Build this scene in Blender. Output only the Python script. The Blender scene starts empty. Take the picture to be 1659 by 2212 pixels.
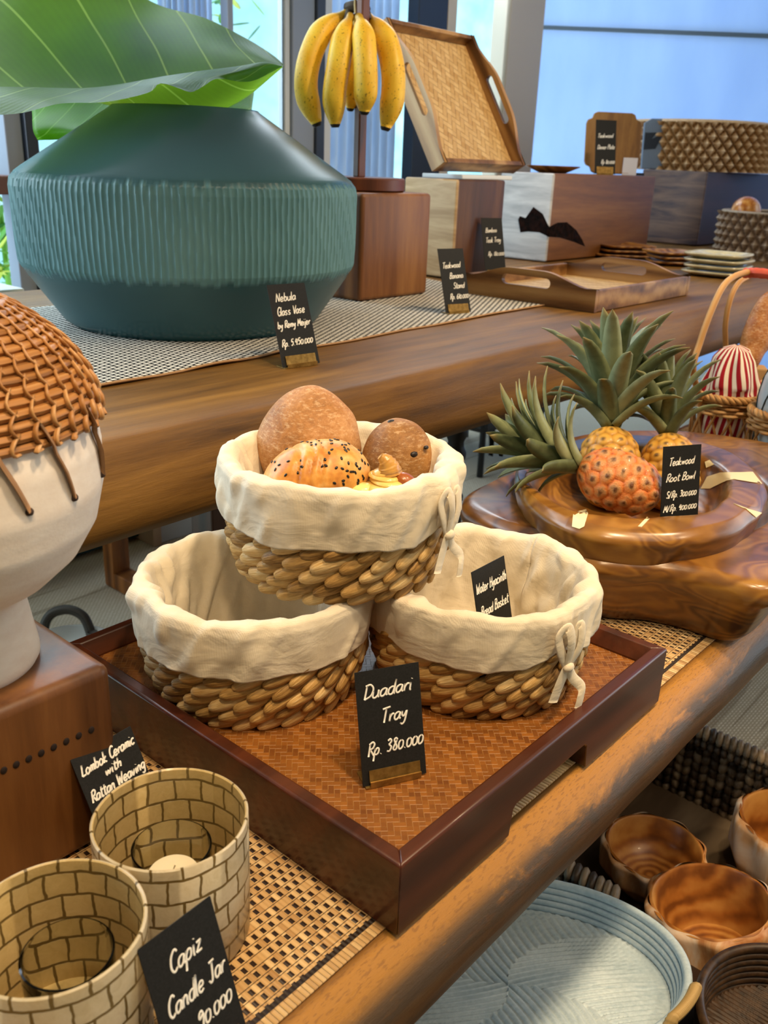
import bpy, math, random
import numpy as np
from mathutils import Vector, Matrix, noise
random.seed(7)
PI = math.pi
scene = bpy.context.scene
COL = scene.collection

# ------------------------------------------------------------------ camera
CAM = np.array([-0.410348342397792, -0.32018787074807026, 0.5488733167385997])
RT = np.array([0.6589586787423974, -0.7512947668674878, 0.03646413289248866])
UP = np.array([0.25010575501822735, 0.2645711763245158, 0.9313695313703495])
FW = np.array([0.7093804134713873, 0.6046141463245706, -0.36224461769276095])
FPX = 1950.0
cam_data = bpy.data.cameras.new('camera')
cam = bpy.data.objects.new('camera', cam_data)
COL.objects.link(cam)
cam.matrix_world = Matrix(((RT[0], UP[0], -FW[0], CAM[0]), (RT[1], UP[1], -FW[1], CAM[1]),
                           (RT[2], UP[2], -FW[2], CAM[2]), (0, 0, 0, 1)))
cam_data.sensor_fit = 'VERTICAL'
cam_data.sensor_height = 24.0
cam_data.sensor_width = 18.0
cam_data.lens = FPX / 2212.0 * 24.0
cam_data.clip_start = 0.02
cam_data.clip_end = 60
cam_data.dof.use_dof = True
cam_data.dof.focus_distance = 0.95
cam_data.dof.aperture_fstop = 7.5
scene.camera = cam

# ------------------------------------------------------------------ look, sky, lights
scene.view_settings.view_transform = 'Standard'
scene.view_settings.look = 'None'
scene.view_settings.gamma = 1.0
scene.view_settings.use_curve_mapping = False
scene.view_settings.exposure = 0.0
scene.cycles.max_bounces = 8
scene.cycles.transparent_max_bounces = 10
scene.cycles.use_denoising = True
scene.cycles.sample_clamp_indirect = 4.0
scene.cycles.caustics_reflective = False
scene.cycles.caustics_refractive = False

world = bpy.data.worlds.new('sky')
scene.world = world
world.use_nodes = True
bg = world.node_tree.nodes['Background']
bg.inputs['Color'].default_value = (0.80, 0.92, 1.0, 1)
bg.inputs['Strength'].default_value = 2.6


def area_light(name, loc, target, size, size_y, energy, color, spread=PI):
    d = bpy.data.lights.new(name, 'AREA')
    d.shape = 'RECTANGLE'
    d.size = size
    d.size_y = size_y
    d.energy = energy
    d.color = color
    d.spread = spread
    o = bpy.data.objects.new(name, d)
    COL.objects.link(o)
    o.location = loc
    v = Vector(target) - Vector(loc)
    o.rotation_euler = v.to_track_quat('-Z', 'Y').to_euler()
    return o


def spot_light(name, loc, target, energy, color, angle, blend=0.6, radius=0.04):
    d = bpy.data.lights.new(name, 'SPOT')
    d.energy = energy
    d.color = color
    d.spot_size = angle
    d.spot_blend = blend
    d.shadow_soft_size = radius
    o = bpy.data.objects.new(name, d)
    COL.objects.link(o)
    o.location = loc
    v = Vector(target) - Vector(loc)
    o.rotation_euler = v.to_track_quat('-Z', 'Y').to_euler()
    return o


WARM = (1.0, 0.73, 0.43)
COOL = (0.80, 0.91, 1.0)
area_light('window_daylight', (1.6, 2.75, 1.75), (0.9, 0.9, 0.3), 3.6, 1.1, 85, COOL)
area_light('garden_door_daylight', (-0.9, 2.6, 1.1), (0.5, 0.8, 0.3), 1.3, 1.6, 50, COOL)
spot_light('ceiling_spot', (0.10, -0.40, 1.95), (0.20, 0.18, 0.05), 105, WARM, 1.0, 0.9, 0.07)
spot_light('ceiling_spot', (1.0, -0.45, 1.95), (0.92, 0.22, 0.05), 95, WARM, 1.0, 0.9, 0.06)
spot_light('ceiling_spot', (-0.55, -0.45, 1.9), (-0.12, 0.13, 0.1), 66, WARM, 0.9, 0.9, 0.07)
spot_light('ceiling_spot', (1.8, -0.4, 2.2), (1.8, 1.05, 0.4), 165, WARM, 1.15, 0.9, 0.07)
spot_light('ceiling_spot', (0.85, -1.1, 1.5), (0.75, -0.1, -0.45), 34, WARM, 0.7, 0.9, 0.06)
area_light('ceiling_panel', (0.6, -1.2, 2.5), (0.6, 0.3, 0.0), 2.6, 1.6, 24, (1.0, 0.86, 0.70))


# ------------------------------------------------------------------ measuring helpers
def ray(px, py):
    return FW + RT * ((px - 829.5) / FPX) - UP * ((py - 1106.0) / FPX)


def at(px, py, z=None, y=None, x=None, d=None):
    """world point seen at a photo pixel on the plane z=, y= or x=, or at depth d"""
    q = ray(px, py)
    if z is not None:
        t = (z - CAM[2]) / q[2]
    elif y is not None:
        t = (y - CAM[1]) / q[1]
    elif x is not None:
        t = (x - CAM[0]) / q[0]
    else:
        t = d
    return CAM + q * t


def pix(p):
    p = np.asarray(p, float) - CAM
    k = p @ FW
    return np.array([829.5 + FPX * (p @ RT) / k, 1106 - FPX * (p @ UP) / k, k])


# ------------------------------------------------------------------ mesh helpers
def nz(x, y, z):
    return noise.noise(Vector((x, y, z)))


class MB:
    def __init__(self):
        self.v = []
        self.f = []
        self.uv = []
        self.r = []

    def add(self, verts, faces, uvs=None, rnd=0.5, M=None):
        o = len(self.v)
        if M is not None:
            verts = [tuple(M @ Vector(p)) for p in verts]
        self.v += [tuple(p) for p in verts]
        self.f += [tuple(i + o for i in f) for f in faces]
        self.uv += list(uvs) if uvs is not None else [(p[0], p[1]) for p in verts]
        self.r += list(rnd) if hasattr(rnd, '__len__') else [rnd] * len(verts)

    def box(self, x0, x1, y0, y1, z0, z1, M=None, rnd=0.5):
        vs, fs, us = [], [], []
        X, Y, Z = (x0, x1), (y0, y1), (z0, z1)
        quads = [((0, 0, 0), (0, 1, 0), (1, 1, 0), (1, 0, 0)), ((0, 0, 1), (1, 0, 1), (1, 1, 1), (0, 1, 1)),
                 ((0, 0, 0), (1, 0, 0), (1, 0, 1), (0, 0, 1)), ((1, 0, 0), (1, 1, 0), (1, 1, 1), (1, 0, 1)),
                 ((1, 1, 0), (0, 1, 0), (0, 1, 1), (1, 1, 1)), ((0, 1, 0), (0, 0, 0), (0, 0, 1), (0, 1, 1))]
        idx = {}
        for q in quads:
            f = []
            for c in q:
                if c not in idx:
                    idx[c] = len(vs)
                    p = (X[c[0]], Y[c[1]], Z[c[2]])
                    vs.append(p)
                    us.append((p[0] + p[2], p[1] + p[2]))
                f.append(idx[c])
            fs.append(f)
        self.add(vs, fs, us, rnd, M)

    def grid(self, fn, nu, nv, cu=False, cv=False, su=1.0, sv=1.0, rnd=0.5, M=None, flip=False):
        """fn(u,v) -> point, optionally (point, rnd); closed directions repeat their seam for clean uvs"""
        vs, us, rr = [], [], []
        for i in range(nu + 1):
            for j in range(nv + 1):
                u, v = i / nu, j / nv
                q = fn(0.0 if (cu and i == nu) else u, 0.0 if (cv and j == nv) else v)
                if len(q) == 2:
                    q, r = q
                    rr.append(r)
                else:
                    rr.append(rnd)
                vs.append(q)
                us.append((u * su, v * sv))
        fs = []
        for i in range(nu):
            for j in range(nv):
                a = i * (nv + 1) + j
                f = (a, a + nv + 1, a + nv + 2, a + 1)
                fs.append(f[::-1] if flip else f)
        self.add(vs, fs, us, rr, M)

    def lathe(self, prof, n=64, M=None, rnd=0.5, su=1.0, sv=None):
        L = [0.0]
        for a, b in zip(prof, prof[1:]):
            L.append(L[-1] + math.hypot(b[0] - a[0], b[1] - a[1]))
        vs, us, fs = [], [], []
        k = len(prof)
        for i in range(n + 1):
            t = 2 * PI * i / n
            for j, (r, z) in enumerate(prof):
                vs.append((r * math.cos(t), r * math.sin(t), z))
                us.append((i / n * su, L[j] if sv is None else L[j] / L[-1] * sv))
        for i in range(n):
            for j in range(k - 1):
                a = i * k + j
                fs.append((a, a + k, a + k + 1, a + 1))
        self.add(vs, fs, us, rnd, M)

    def tube(self, pts, r=0.003, n=8, closed=False, rnd=0.5, flat=1.0, caps=True, sv=1.0, up=None):
        """round (or flattened) rod along a path; r may be a list"""
        P = [Vector(p) for p in pts]
        m = len(P)
        R = r if hasattr(r, '__len__') else [r] * m
        T = []
        for i in range(m):
            a = P[(i - 1) % m] if (closed or i > 0) else P[i]
            b = P[(i + 1) % m] if (closed or i < m - 1) else P[i]
            t = b - a
            T.append(t.normalized() if t.length > 1e-9 else Vector((0, 0, 1)))
        ref = Vector(up) if up is not None else (Vector((0, 0, 1)) if abs(T[0].z) < 0.9 else Vector((1, 0, 0)))
        nrm = (ref - T[0] * ref.dot(T[0])).normalized()
        vs, us, fs = [], [], []
        L = 0.0
        ring = m + 1 if closed else m
        for i in range(ring):
            k = i % m
            if up is not None:
                nrm = (Vector(up) - T[k] * Vector(up).dot(T[k])).normalized()
            else:
                nrm = (nrm - T[k] * nrm.dot(T[k])).normalized()
            bi = T[k].cross(nrm)
            if i > 0:
                L += (P[k] - P[(i - 1) % m]).length
            for j in range(n + 1):
                t = 2 * PI * j / n
                vs.append(tuple(P[k] + (bi * math.cos(t) + nrm * math.sin(t) * flat) * R[k]))
                us.append((L * sv, j / n))
        for i in range(ring - 1):
            for j in range(n):
                a = i * (n + 1) + j
                fs.append((a, a + n + 1, a + n + 2, a + 1))
        if caps and not closed:
            fs.append(tuple(range(n - 1, -1, -1)))
            b = (ring - 1) * (n + 1)
            fs.append(tuple(b + j for j in range(n)))
        self.add(vs, fs, us, rnd)

    def blob(self, c, a, nu=10, nv=6, R=None, rnd=0.5, pw=1.0):
        """ellipsoid with half axes a, long axis x, uv u along x"""
        M = Matrix.Translation(Vector(c)) @ (R.to_4x4() if R is not None else Matrix.Identity(4))
        vs, us, fs = [], [], []
        for i in range(nu + 1):
            s = i / nu
            x = -math.cos(PI * s)
            w = math.sin(PI * s) ** pw if 0 < s < 1 else 0.0
            for j in range(nv + 1):
                t = 2 * PI * j / nv
                vs.append((a[0] * x, a[1] * w * math.cos(t), a[2] * w * math.sin(t)))
                us.append((s, j / nv))
        for i in range(nu):
            for j in range(nv):
                p = i * (nv + 1) + j
                fs.append((p, p + 1, p + nv + 2, p + nv + 1))
        self.add(vs, fs, us, rnd, M)

    def prism(self, poly, z0, z1, M=None, rnd=0.5):
        n = len(poly)
        vs = [(x, y, z0) for x, y in poly] + [(x, y, z1) for x, y in poly]
        fs = [tuple(range(n - 1, -1, -1)), tuple(range(n, 2 * n))]
        fs += [(i, (i + 1) % n, n + (i + 1) % n, n + i) for i in range(n)]
        self.add(vs, fs, None, rnd, M)

    def build(self, name, mat, parent=None, smooth=40, bevel=0.0, seg=2, solid=0.0, sub=0, loc=None, recalc=False):
        me = bpy.data.meshes.new(name)
        me.from_pydata(self.v, [], self.f)
        ul = me.uv_layers.new(name='UVMap')
        li = np.zeros(len(me.loops), dtype=np.int32)
        me.loops.foreach_get('vertex_index', li)
        uva = np.array(self.uv, dtype=np.float32)[li]
        ul.data.foreach_set('uv', uva.ravel())
        at_ = me.attributes.new('rnd', 'FLOAT', 'POINT')
        at_.data.foreach_set('value', np.array(self.r, dtype=np.float32))
        me.validate()
        if recalc:
            import bmesh
            bm = bmesh.new()
            bm.from_mesh(me)
            bmesh.ops.recalc_face_normals(bm, faces=bm.faces)
            bm.to_mesh(me)
            bm.free()
        if smooth:
            me.polygons.foreach_set('use_smooth', [True] * len(me.polygons))
            if smooth < 180:
                me.set_sharp_from_angle(angle=math.radians(smooth))
        me.update()
        o = bpy.data.objects.new(name, me)
        COL.objects.link(o)
        me.materials.append(mat)
        if parent is not None:
            o.parent = parent
        if loc is not None:
            o.location = loc
        if solid:
            m = o.modifiers.new('thickness', 'SOLIDIFY')
            m.thickness = solid
            m.offset = 0
        if bevel:
            m = o.modifiers.new('edge', 'BEVEL')
            m.width = bevel
            m.segments = seg
            m.limit_method = 'ANGLE'
            m.angle_limit = math.radians(35)
        if sub:
            m = o.modifiers.new('round', 'SUBSURF')
            m.levels = sub
            m.render_levels = sub
        return o


def tag(o, label, cat, group=None, kind=None):
    if label:
        o['label'] = label
    if cat:
        o['category'] = cat
    if group:
        o['group'] = group
    if kind:
        o['kind'] = kind
    return o


def thing(name, label, cat, loc=(0, 0, 0), rz=0.0, group=None):
    o = bpy.data.objects.new(name, None)
    COL.objects.link(o)
    o.location = loc
    o.rotation_euler = (0, 0, rz)
    o.empty_display_size = 0.05
    return tag(o, label, cat, group)


def struct(o):
    o['kind'] = 'structure'
    return o


def copy_tree(o, parent=None):
    c = o.copy()
    COL.objects.link(c)
    if parent is not None:
        c.parent = parent
    for ch in list(o.children):
        copy_tree(ch, c)
    return c


def smooth_path(pts, k=6, closed=False):
    P = [Vector(p) for p in pts]
    n = len(P)
    out = []
    rng = range(n) if closed else range(n - 1)
    for i in rng:
        p0 = P[(i - 1) % n] if (closed or i > 0) else P[i] * 2 - P[i + 1]
        p1, p2 = P[i], P[(i + 1) % n]
        p3 = P[(i + 2) % n] if (closed or i + 2 < n) else P[i + 1] * 2 - P[i]
        for j in range(k):
            t = j / k
            out.append(0.5 * ((2 * p1) + (p2 - p0) * t + (2 * p0 - 5 * p1 + 4 * p2 - p3) * t * t
                              + (3 * p1 - p0 - 3 * p2 + p3) * t ** 3))
    if not closed:
        out.append(P[-1])
    return out


def interp(xs, ys, x):
    return float(np.interp(x, xs, ys))


def polar(points, c, n=None):
    """closed outline (list of xy) -> radius function of angle about c"""
    a = sorted((math.atan2(p[1] - c[1], p[0] - c[0]), math.hypot(p[0] - c[0], p[1] - c[1])) for p in points)
    A = [t for t, _ in a]
    R = [r for _, r in a]
    A = [A[-1] - 2 * PI] + A + [A[0] + 2 * PI]
    R = [R[-1]] + R + [R[0]]
    xs = np.linspace(-PI, PI, 181)
    ys = np.interp(xs, A, R)
    k = np.array([1, 2, 3, 4, 3, 2, 1], float)
    k /= k.sum()
    ys = np.convolve(np.concatenate([ys[-4:-1], ys, ys[1:4]]), k, 'valid')
    return lambda t: float(np.interp((t + PI) % (2 * PI) - PI, xs, ys))


# ------------------------------------------------------------------ material helpers
def lin(c):
    def f(x):
        return x / 12.92 if x <= 0.04045 else ((x + 0.055) / 1.055) ** 2.4
    if isinstance(c, str):
        c = c.lstrip('#')
        c = [int(c[i:i + 2], 16) / 255 for i in (0, 2, 4)]
    return (f(c[0]), f(c[1]), f(c[2]), 1.0)


class NT:
    def __init__(self, name):
        self.m = bpy.data.materials.new(name)
        self.m.use_nodes = True
        self.t = self.m.node_tree
        self.b = self.t.nodes['Principled BSDF']
        self.out = self.t.nodes['Material Output']

    def n(self, typ, **kw):
        nd = self.t.nodes.new(typ)
        for k, v in kw.items():
            if k.startswith('i_'):
                self.set(nd.inputs[int(k[2:])], v)
            elif k in nd.inputs.keys():
                self.set(nd.inputs[k], v)
            elif k.replace('_', ' ') in nd.inputs.keys():
                self.set(nd.inputs[k.replace('_', ' ')], v)
            else:
                setattr(nd, k, v)
        return nd

    def set(self, sock, v):
        if hasattr(v, 'is_output') or isinstance(v, bpy.types.NodeSocket):
            self.t.links.new(v, sock)
        else:
            sock.default_value = v

    def math(self, op, a, b=None, c=None, clamp=False):
        nd = self.t.nodes.new('ShaderNodeMath')
        nd.operation = op
        nd.use_clamp = clamp
        self.set(nd.inputs[0], a)
        if b is not None:
            self.set(nd.inputs[1], b)
        if c is not None:
            self.set(nd.inputs[2], c)
        return nd.outputs[0]

    def ramp(self, fac, stops, mode='LINEAR'):
        nd = self.t.nodes.new('ShaderNodeValToRGB')
        nd.color_ramp.interpolation = mode
        e = nd.color_ramp.elements
        while len(e) < len(stops):
            e.new(0.5)
        for el, (p, c) in zip(e, stops):
            el.position = p
            el.color = c if len(c) == 4 else (*c, 1)
        self.set(nd.inputs[0], fac)
        return nd.outputs[0]

    def mix(self, fac, a, b, mode='MIX'):
        nd = self.t.nodes.new('ShaderNodeMix')
        nd.data_type = 'RGBA'
        nd.blend_type = mode
        self.set(nd.inputs[0], fac)
        self.set(nd.inputs[6], a)
        self.set(nd.inputs[7], b)
        return nd.outputs[2]

    def coords(self, which='Object', scale=(1, 1, 1), rot=(0, 0, 0), loc=(0, 0, 0)):
        tc = self.t.nodes.new('ShaderNodeTexCoord')
        mp = self.t.nodes.new('ShaderNodeMapping')
        mp.inputs['Scale'].default_value = scale
        mp.inputs['Rotation'].default_value = rot
        mp.inputs['Location'].default_value = loc
        self.t.links.new(tc.outputs[which], mp.inputs[0])
        return mp.outputs[0]

    def noise(self, vec, scale=5, detail=4, rough=0.55, dist=0.0):
        return self.n('ShaderNodeTexNoise', Vector=vec, Scale=scale, Detail=detail, Roughness=rough,
                      Distortion=dist).outputs['Fac']

    def sep(self, vec):
        nd = self.t.nodes.new('ShaderNodeSeparateXYZ')
        self.t.links.new(vec, nd.inputs[0])
        return nd.outputs

    def comb(self, x, y, z=0.0):
        nd = self.t.nodes.new('ShaderNodeCombineXYZ')
        for i, q in enumerate((x, y, z)):
            self.set(nd.inputs[i], q)
        return nd.outputs[0]

    def rnd(self):
        nd = self.t.nodes.new('ShaderNodeAttribute')
        nd.attribute_name = 'rnd'
        return nd.outputs['Fac']

    def bump(self, h, strength=0.3, dist=0.002):
        nd = self.t.nodes.new('ShaderNodeBump')
        nd.inputs['Strength'].default_value = strength
        nd.inputs['Distance'].default_value = dist
        self.t.links.new(h, nd.inputs['Height'])
        self.t.links.new(nd.outputs[0], self.b.inputs['Normal'])
        return nd

    def fin(self, color=None, rough=0.5, metal=0.0, spec=0.5, coat=0.0, trans=0.0, ior=1.45, sub=0.0, sheen=0.0, alpha=None,
            coat_rough=0.1):
        b = self.b
        if color is not None:
            self.set(b.inputs['Base Color'], color)
        self.set(b.inputs['Roughness'], rough)
        b.inputs['Metallic'].default_value = metal
        b.inputs['Specular IOR Level'].default_value = spec
        b.inputs['Coat Weight'].default_value = coat
        b.inputs['Coat Roughness'].default_value = coat_rough
        b.inputs['Transmission Weight'].default_value = trans
        b.inputs['IOR'].default_value = ior
        b.inputs['Sheen Weight'].default_value = sheen
        if sub:
            b.inputs['Subsurface Weight'].default_value = sub
            b.inputs['Subsurface Radius'].default_value = (0.01, 0.006, 0.003)
            b.inputs['Subsurface Scale'].default_value = 0.6
        return self.m


def plain(name, c, rough=0.5, **kw):
    return NT(name).fin(lin(c), rough, **kw)


def wood(name, dark, mid, light, axis='x', scale=1.0, rough=0.4, coat=0.0, ring=0.35, bump=0.15, spec=0.5, knots=0.0):
    """long grained wood; axis is the grain direction in the thing's own space"""
    t = NT(name)
    s = {'x': (1.2, 14, 14), 'y': (14, 1.2, 14), 'z': (14, 14, 1.2)}[axis]
    v = t.coords('Object', tuple(q * scale for q in s))
    warp = t.noise(t.coords('Object', (3 * scale,) * 3), 1.0, 2)
    big = t.noise(v, 0.9, 4, 0.55, 1.3)
    fine = t.noise(v, 9.0, 6, 0.7, 0.3)
    band = t.n('ShaderNodeTexWave', wave_type='RINGS', Vector=t.coords('Object', tuple(q * scale * 0.45 for q in s)), Scale=1.1,
               Distortion=7.0, Detail=3.0).outputs['Fac']
    f = t.math('ADD', t.math('MULTIPLY', big, 0.75), t.math('MULTIPLY', fine, 0.35))
    f = t.math('ADD', f, t.math('MULTIPLY', t.math('SUBTRACT', band, 0.5), ring))
    f = t.math('ADD', f, t.math('MULTIPLY', t.math('SUBTRACT', warp, 0.5), 0.35))
    c = t.ramp(f, [(0.28, lin(dark)), (0.52, lin(mid)), (0.80, lin(light))])
    if knots:
        k = t.n('ShaderNodeTexVoronoi', Vector=t.coords('Object', tuple(q * scale * 0.5 for q in (s[0] * 3, s[1] * 0.5, s[2]))), Scale=0.6).outputs['Distance']
        c = t.mix(t.math('MULTIPLY', t.math('LESS_THAN', k, 0.13), knots), c, lin(dark), 'MULTIPLY')
    t.bump(t.math('ADD', fine, t.math('MULTIPLY', big, 0.4)), bump, 0.002)
    return t.fin(c, t.math('ADD', rough - 0.08, t.math('MULTIPLY', fine, 0.16)), coat=coat, spec=spec)


def strand(name, dark, mid, light, rough=0.55, streak=10, bump=0.5, spec=0.4, per=0.6, coat=0.0):
    """dried fibre strands: streaks run along u, each strand has its own tone in attribute rnd"""
    t = NT(name)
    uv = t.sep(t.coords('UV'))
    st = t.noise(t.comb(t.math('MULTIPLY', uv[0], 2.5), t.math('MULTIPLY', uv[1], streak), t.math('MULTIPLY', t.rnd(), 37.0)), 1.4, 3, 0.6)
    f = t.math('ADD', t.math('MULTIPLY', st, 0.65), t.math('MULTIPLY', t.rnd(), per))
    c = t.ramp(f, [(0.3, lin(dark)), (0.62, lin(mid)), (0.95, lin(light))])
    t.bump(st, bump, 0.0015)
    return t.fin(c, rough, spec=spec, coat=coat)

# ------------------------------------------------------------------ common materials
M_white_paint = plain('white_paint', '#cfd6dc', 0.6)
M_dark_frame = plain('dark_metal_frame', '#2c3440', 0.35, metal=0.2)
M_grey_frame = plain('grey_metal_frame', '#8a95a6', 0.45)
M_brass = NT('brass')
_n = M_brass.noise(M_brass.coords('Object', (60, 60, 60)), 2, 4)
M_brass = M_brass.fin(M_brass.ramp(_n, [(0.3, lin('#7a5d2c')), (0.7, lin('#b18f50'))]), 0.42, metal=0.75)
M_card = NT('black_card')
_n = M_card.noise(M_card.coords('Object', (300, 300, 300)), 2, 2)
M_card = M_card.fin(M_card.ramp(_n, [(0.3, lin('#161616')), (0.8, lin('#232323'))]), 0.62, spec=0.3)
M_ink = plain('white_chalk_ink', '#ece9e0', 0.6)
M_black = plain('matt_black', '#0d0d0f', 0.5)

# ------------------------------------------------------------------ setting: floor, walls, windows
FLOOR = -0.62
t = NT('woven_floor_mat')
v = t.coords('Object', (1, 1, 1))
s_ = t.sep(v)
wv = t.n('ShaderNodeTexBrick', Vector=t.coords('Object', (1, 1, 1)), Color1=lin('#e9e1cf'), Color2=lin('#d8cdb6'), Mortar=lin('#b3a68c'), Scale=38.0,
         Mortar_Size=0.08)
st = t.math('GREATER_THAN', t.noise(t.coords('Object', (0.8, 22, 1)), 1.0, 2), 0.62)
M_floor = t.fin(t.mix(t.math('MULTIPLY', st, 0.4), wv.outputs['Color'], lin('#6d5433')), 0.8)
b = MB()
b.box(-5, 5.3, -5, 2.6, FLOOR - 0.05, FLOOR)
struct(b.build('floor', M_floor, smooth=0))

t = NT('blue_white_blind')
M_blind = t.m
t.t.nodes.remove(t.b)
_nv = t.noise(t.coords('Object', (3, 3, 1)), 2, 3)
_c = t.ramp(_nv, [(0.2, lin('#b3c8e9')), (0.8, lin('#c0d3ef'))])
_d = t.n('ShaderNodeBsdfDiffuse', Color=_c)
_tr = t.n('ShaderNodeBsdfTranslucent', Color=_c)
_mx = t.n('ShaderNodeMixShader', i_0=0.55)
t.t.links.new(_d.outputs[0], _mx.inputs[1])
t.t.links.new(_tr.outputs[0], _mx.inputs[2])
t.t.links.new(_mx.outputs[0], t.out.inputs['Surface'])

M_ceil = plain('warm_ceiling', '#b9a78f', 0.8)
for nm_, q_ in (('ceiling', (-5, 5.3, -5, 2.45, 2.7, 2.75)), ('wall_front', (-5, 5.3, -5.05, -5, FLOOR, 2.7)), ('wall_left', (-5.05, -5, -5, 2.45, FLOOR, 2.7))):
    b = MB()
    b.box(*q_)
    struct(b.build(nm_, M_ceil, smooth=0))

XW = 5.2          # end wall with the fabric blinds
b = MB()
def gapz(y):
    return 1.399 + (y - 3.353) * (1.399 - 1.271) / (3.353 - 1.803)


for z_a, z_b in ((lambda y: FLOOR, lambda y: gapz(y) - 0.012), (lambda y: gapz(y) + 0.012, lambda y: 2.7)):
    vs = [(x_, y_, f_(y_)) for x_ in (XW, XW + 0.02) for y_, f_ in ((-1.0, z_a), (3.36, z_a), (3.36, z_b), (-1.0, z_b))]
    b.add(vs, [(3, 2, 1, 0), (4, 5, 6, 7), (0, 1, 5, 4), (1, 2, 6, 5), (2, 3, 7, 6), (3, 0, 4, 7)])
struct(b.build('wall_right', M_blind, smooth=0))
b = MB()
vs = [(x_, y_, gapz(y_) + dz_) for x_ in (XW + 0.005, XW + 0.03) for y_, dz_ in ((-1.0, -0.016), (3.34, -0.016), (3.34, 0.016), (-1.0, 0.016))]
b.add(vs, [(3, 2, 1, 0), (4, 5, 6, 7), (0, 1, 5, 4), (1, 2, 6, 5), (2, 3, 7, 6), (3, 0, 4, 7)])
struct(b.build('trim_1', plain('blind_gap', '#4d5560', 0.6), smooth=0))

# window wall: posts and panes at y = 2.3, each measured where it stands
YW = 2.3


def post(name, x0, x1, y0, y1, z0, z1, mat):
    m = MB()
    m.box(x0, x1, y0, y1, z0, z1)
    return struct(m.build(name, mat, smooth=0, bevel=0.004))


def wx(px, py=150, y=YW):
    return at(px, py, y=y)[0]


M_taupe = plain('taupe_wood_post', '#d5c6b3', 0.6)
M_pale = plain('pale_panel', '#b9c6d6', 0.6)
post('trim_2', wx(632), wx(680), YW, YW + 0.05, FLOOR, 2.7, M_grey_frame)
post('trim_3', wx(680), wx(699), YW - 0.01, YW + 0.06, FLOOR, 2.7, M_dark_frame)
post('trim_4', wx(620), wx(631), YW + 0.01, YW + 0.05, FLOOR, 2.7, M_white_paint)
post('trim_5', wx(700), wx(721), YW + 0.01, YW + 0.05, FLOOR, 2.7, M_white_paint)
post('trim_6', wx(497, 50), wx(509, 50), YW + 0.01, YW + 0.05, FLOOR, 2.7, M_grey_frame)
post('trim_7', wx(12, 300), wx(50, 300), YW, YW + 0.06, FLOOR, 2.7, M_grey_frame)
post('trim_8', wx(50, 300), wx(76, 300), YW - 0.02, YW + 0.06, FLOOR, 2.7, M_dark_frame)
post('trim_9', wx(905, 30), wx(968, 30), YW, YW + 0.06, FLOOR, 2.7, M_dark_frame)
post('trim_10', wx(968, 30), wx(988, 30), YW, YW + 0.06, FLOOR, 2.7, M_taupe)
post('trim_11', wx(1098, 100), wx(1146, 100) + 0.10, YW, YW + 0.10, FLOOR, 2.7, M_taupe)
# pale curtain panels between the posts
M_sheer = NT('sheer_curtain')
_w = M_sheer.n('ShaderNodeTexWave', Vector=M_sheer.coords('Object', (1, 1, 1)), Scale=6.0, Distortion=2.0, bands_direction='X').outputs['Fac']
_c = M_sheer.ramp(_w, [(0.0, lin('#b9c8dc')), (1.0, lin('#d5e0ee'))])
M_sheer.t.nodes.remove(M_sheer.b)
_d = M_sheer.n('ShaderNodeBsdfDiffuse', Color=_c)
_tr = M_sheer.n('ShaderNodeBsdfTranslucent', Color=_c)
_mx = M_sheer.n('ShaderNodeMixShader', i_0=0.6)
M_sheer.t.links.new(_d.outputs[0], _mx.inputs[1])
M_sheer.t.links.new(_tr.outputs[0], _mx.inputs[2])
M_sheer.t.links.new(_mx.outputs[0], M_sheer.out.inputs['Surface'])
M_sheer = M_sheer.m


def curtain(label, x0, x1, y, z0, z1, amp=0.012, waves=9):
    m = MB()
    m.grid(lambda u, v: (x0 + (x1 - x0) * u, y + amp * math.sin(u * waves * 2 * PI) + 0.004 * nz(u * 9, v * 3, 2), z0 + (z1 - z0) * v),
           waves * 10, 6)
    o = m.build('curtain', M_sheer, smooth=180, solid=0.003)
    return tag(o, label, 'curtain')


curtain('pale blue curtain hanging behind the bunch of bananas', wx(728), wx(897, 60), YW + 0.09, FLOOR, 2.6)
curtain('pale curtain at the window above the big green leaf', wx(385, 40), wx(497, 40), YW + 0.10, 0.3, 2.6)
t = NT('window_glass')
M_glass_pane = t.fin((0.95, 1.0, 1.0, 1), 0.02, trans=1.0, ior=1.1, spec=0.3)
for k, (p0, p1, py) in enumerate([(509, 620, 60), (76, 385, 120), (988, 1098, 60)]):
    m = MB()
    m.box(wx(p0, py), wx(p1, py), YW + 0.02, YW + 0.026, 0.35, 2.7)
    struct(m.build('window_%d' % (k + 1), M_glass_pane, smooth=0))
# outer sill seen beside the vase, low bench just behind the table
m = MB()
zs = at(0, 378, y=YW)[2]
m.box(-1.2, wx(24, 380), YW - 0.06, YW + 0.08, zs - 0.05, zs)
struct(m.build('trim_12', plain('brown_sill', '#6a4a45', 0.5), smooth=0, bevel=0.004))
bc = at(54, 622, z=0.22)
m = MB()
m.box(-1.6, bc[0], bc[1] + 0.0, bc[1] + 0.5, 0.185, 0.22)
for dx in (-1.5, bc[0] - 0.1):
    m.box(dx, dx + 0.06, bc[1] + 0.03, bc[1] + 0.09, FLOOR, 0.185)
tag(m.build('side_table', plain('pale_grey_table', '#c9d4d8', 0.5), smooth=0, bevel=0.006),
    'pale grey table behind the big blue-green vase near the window', 'table')

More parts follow.
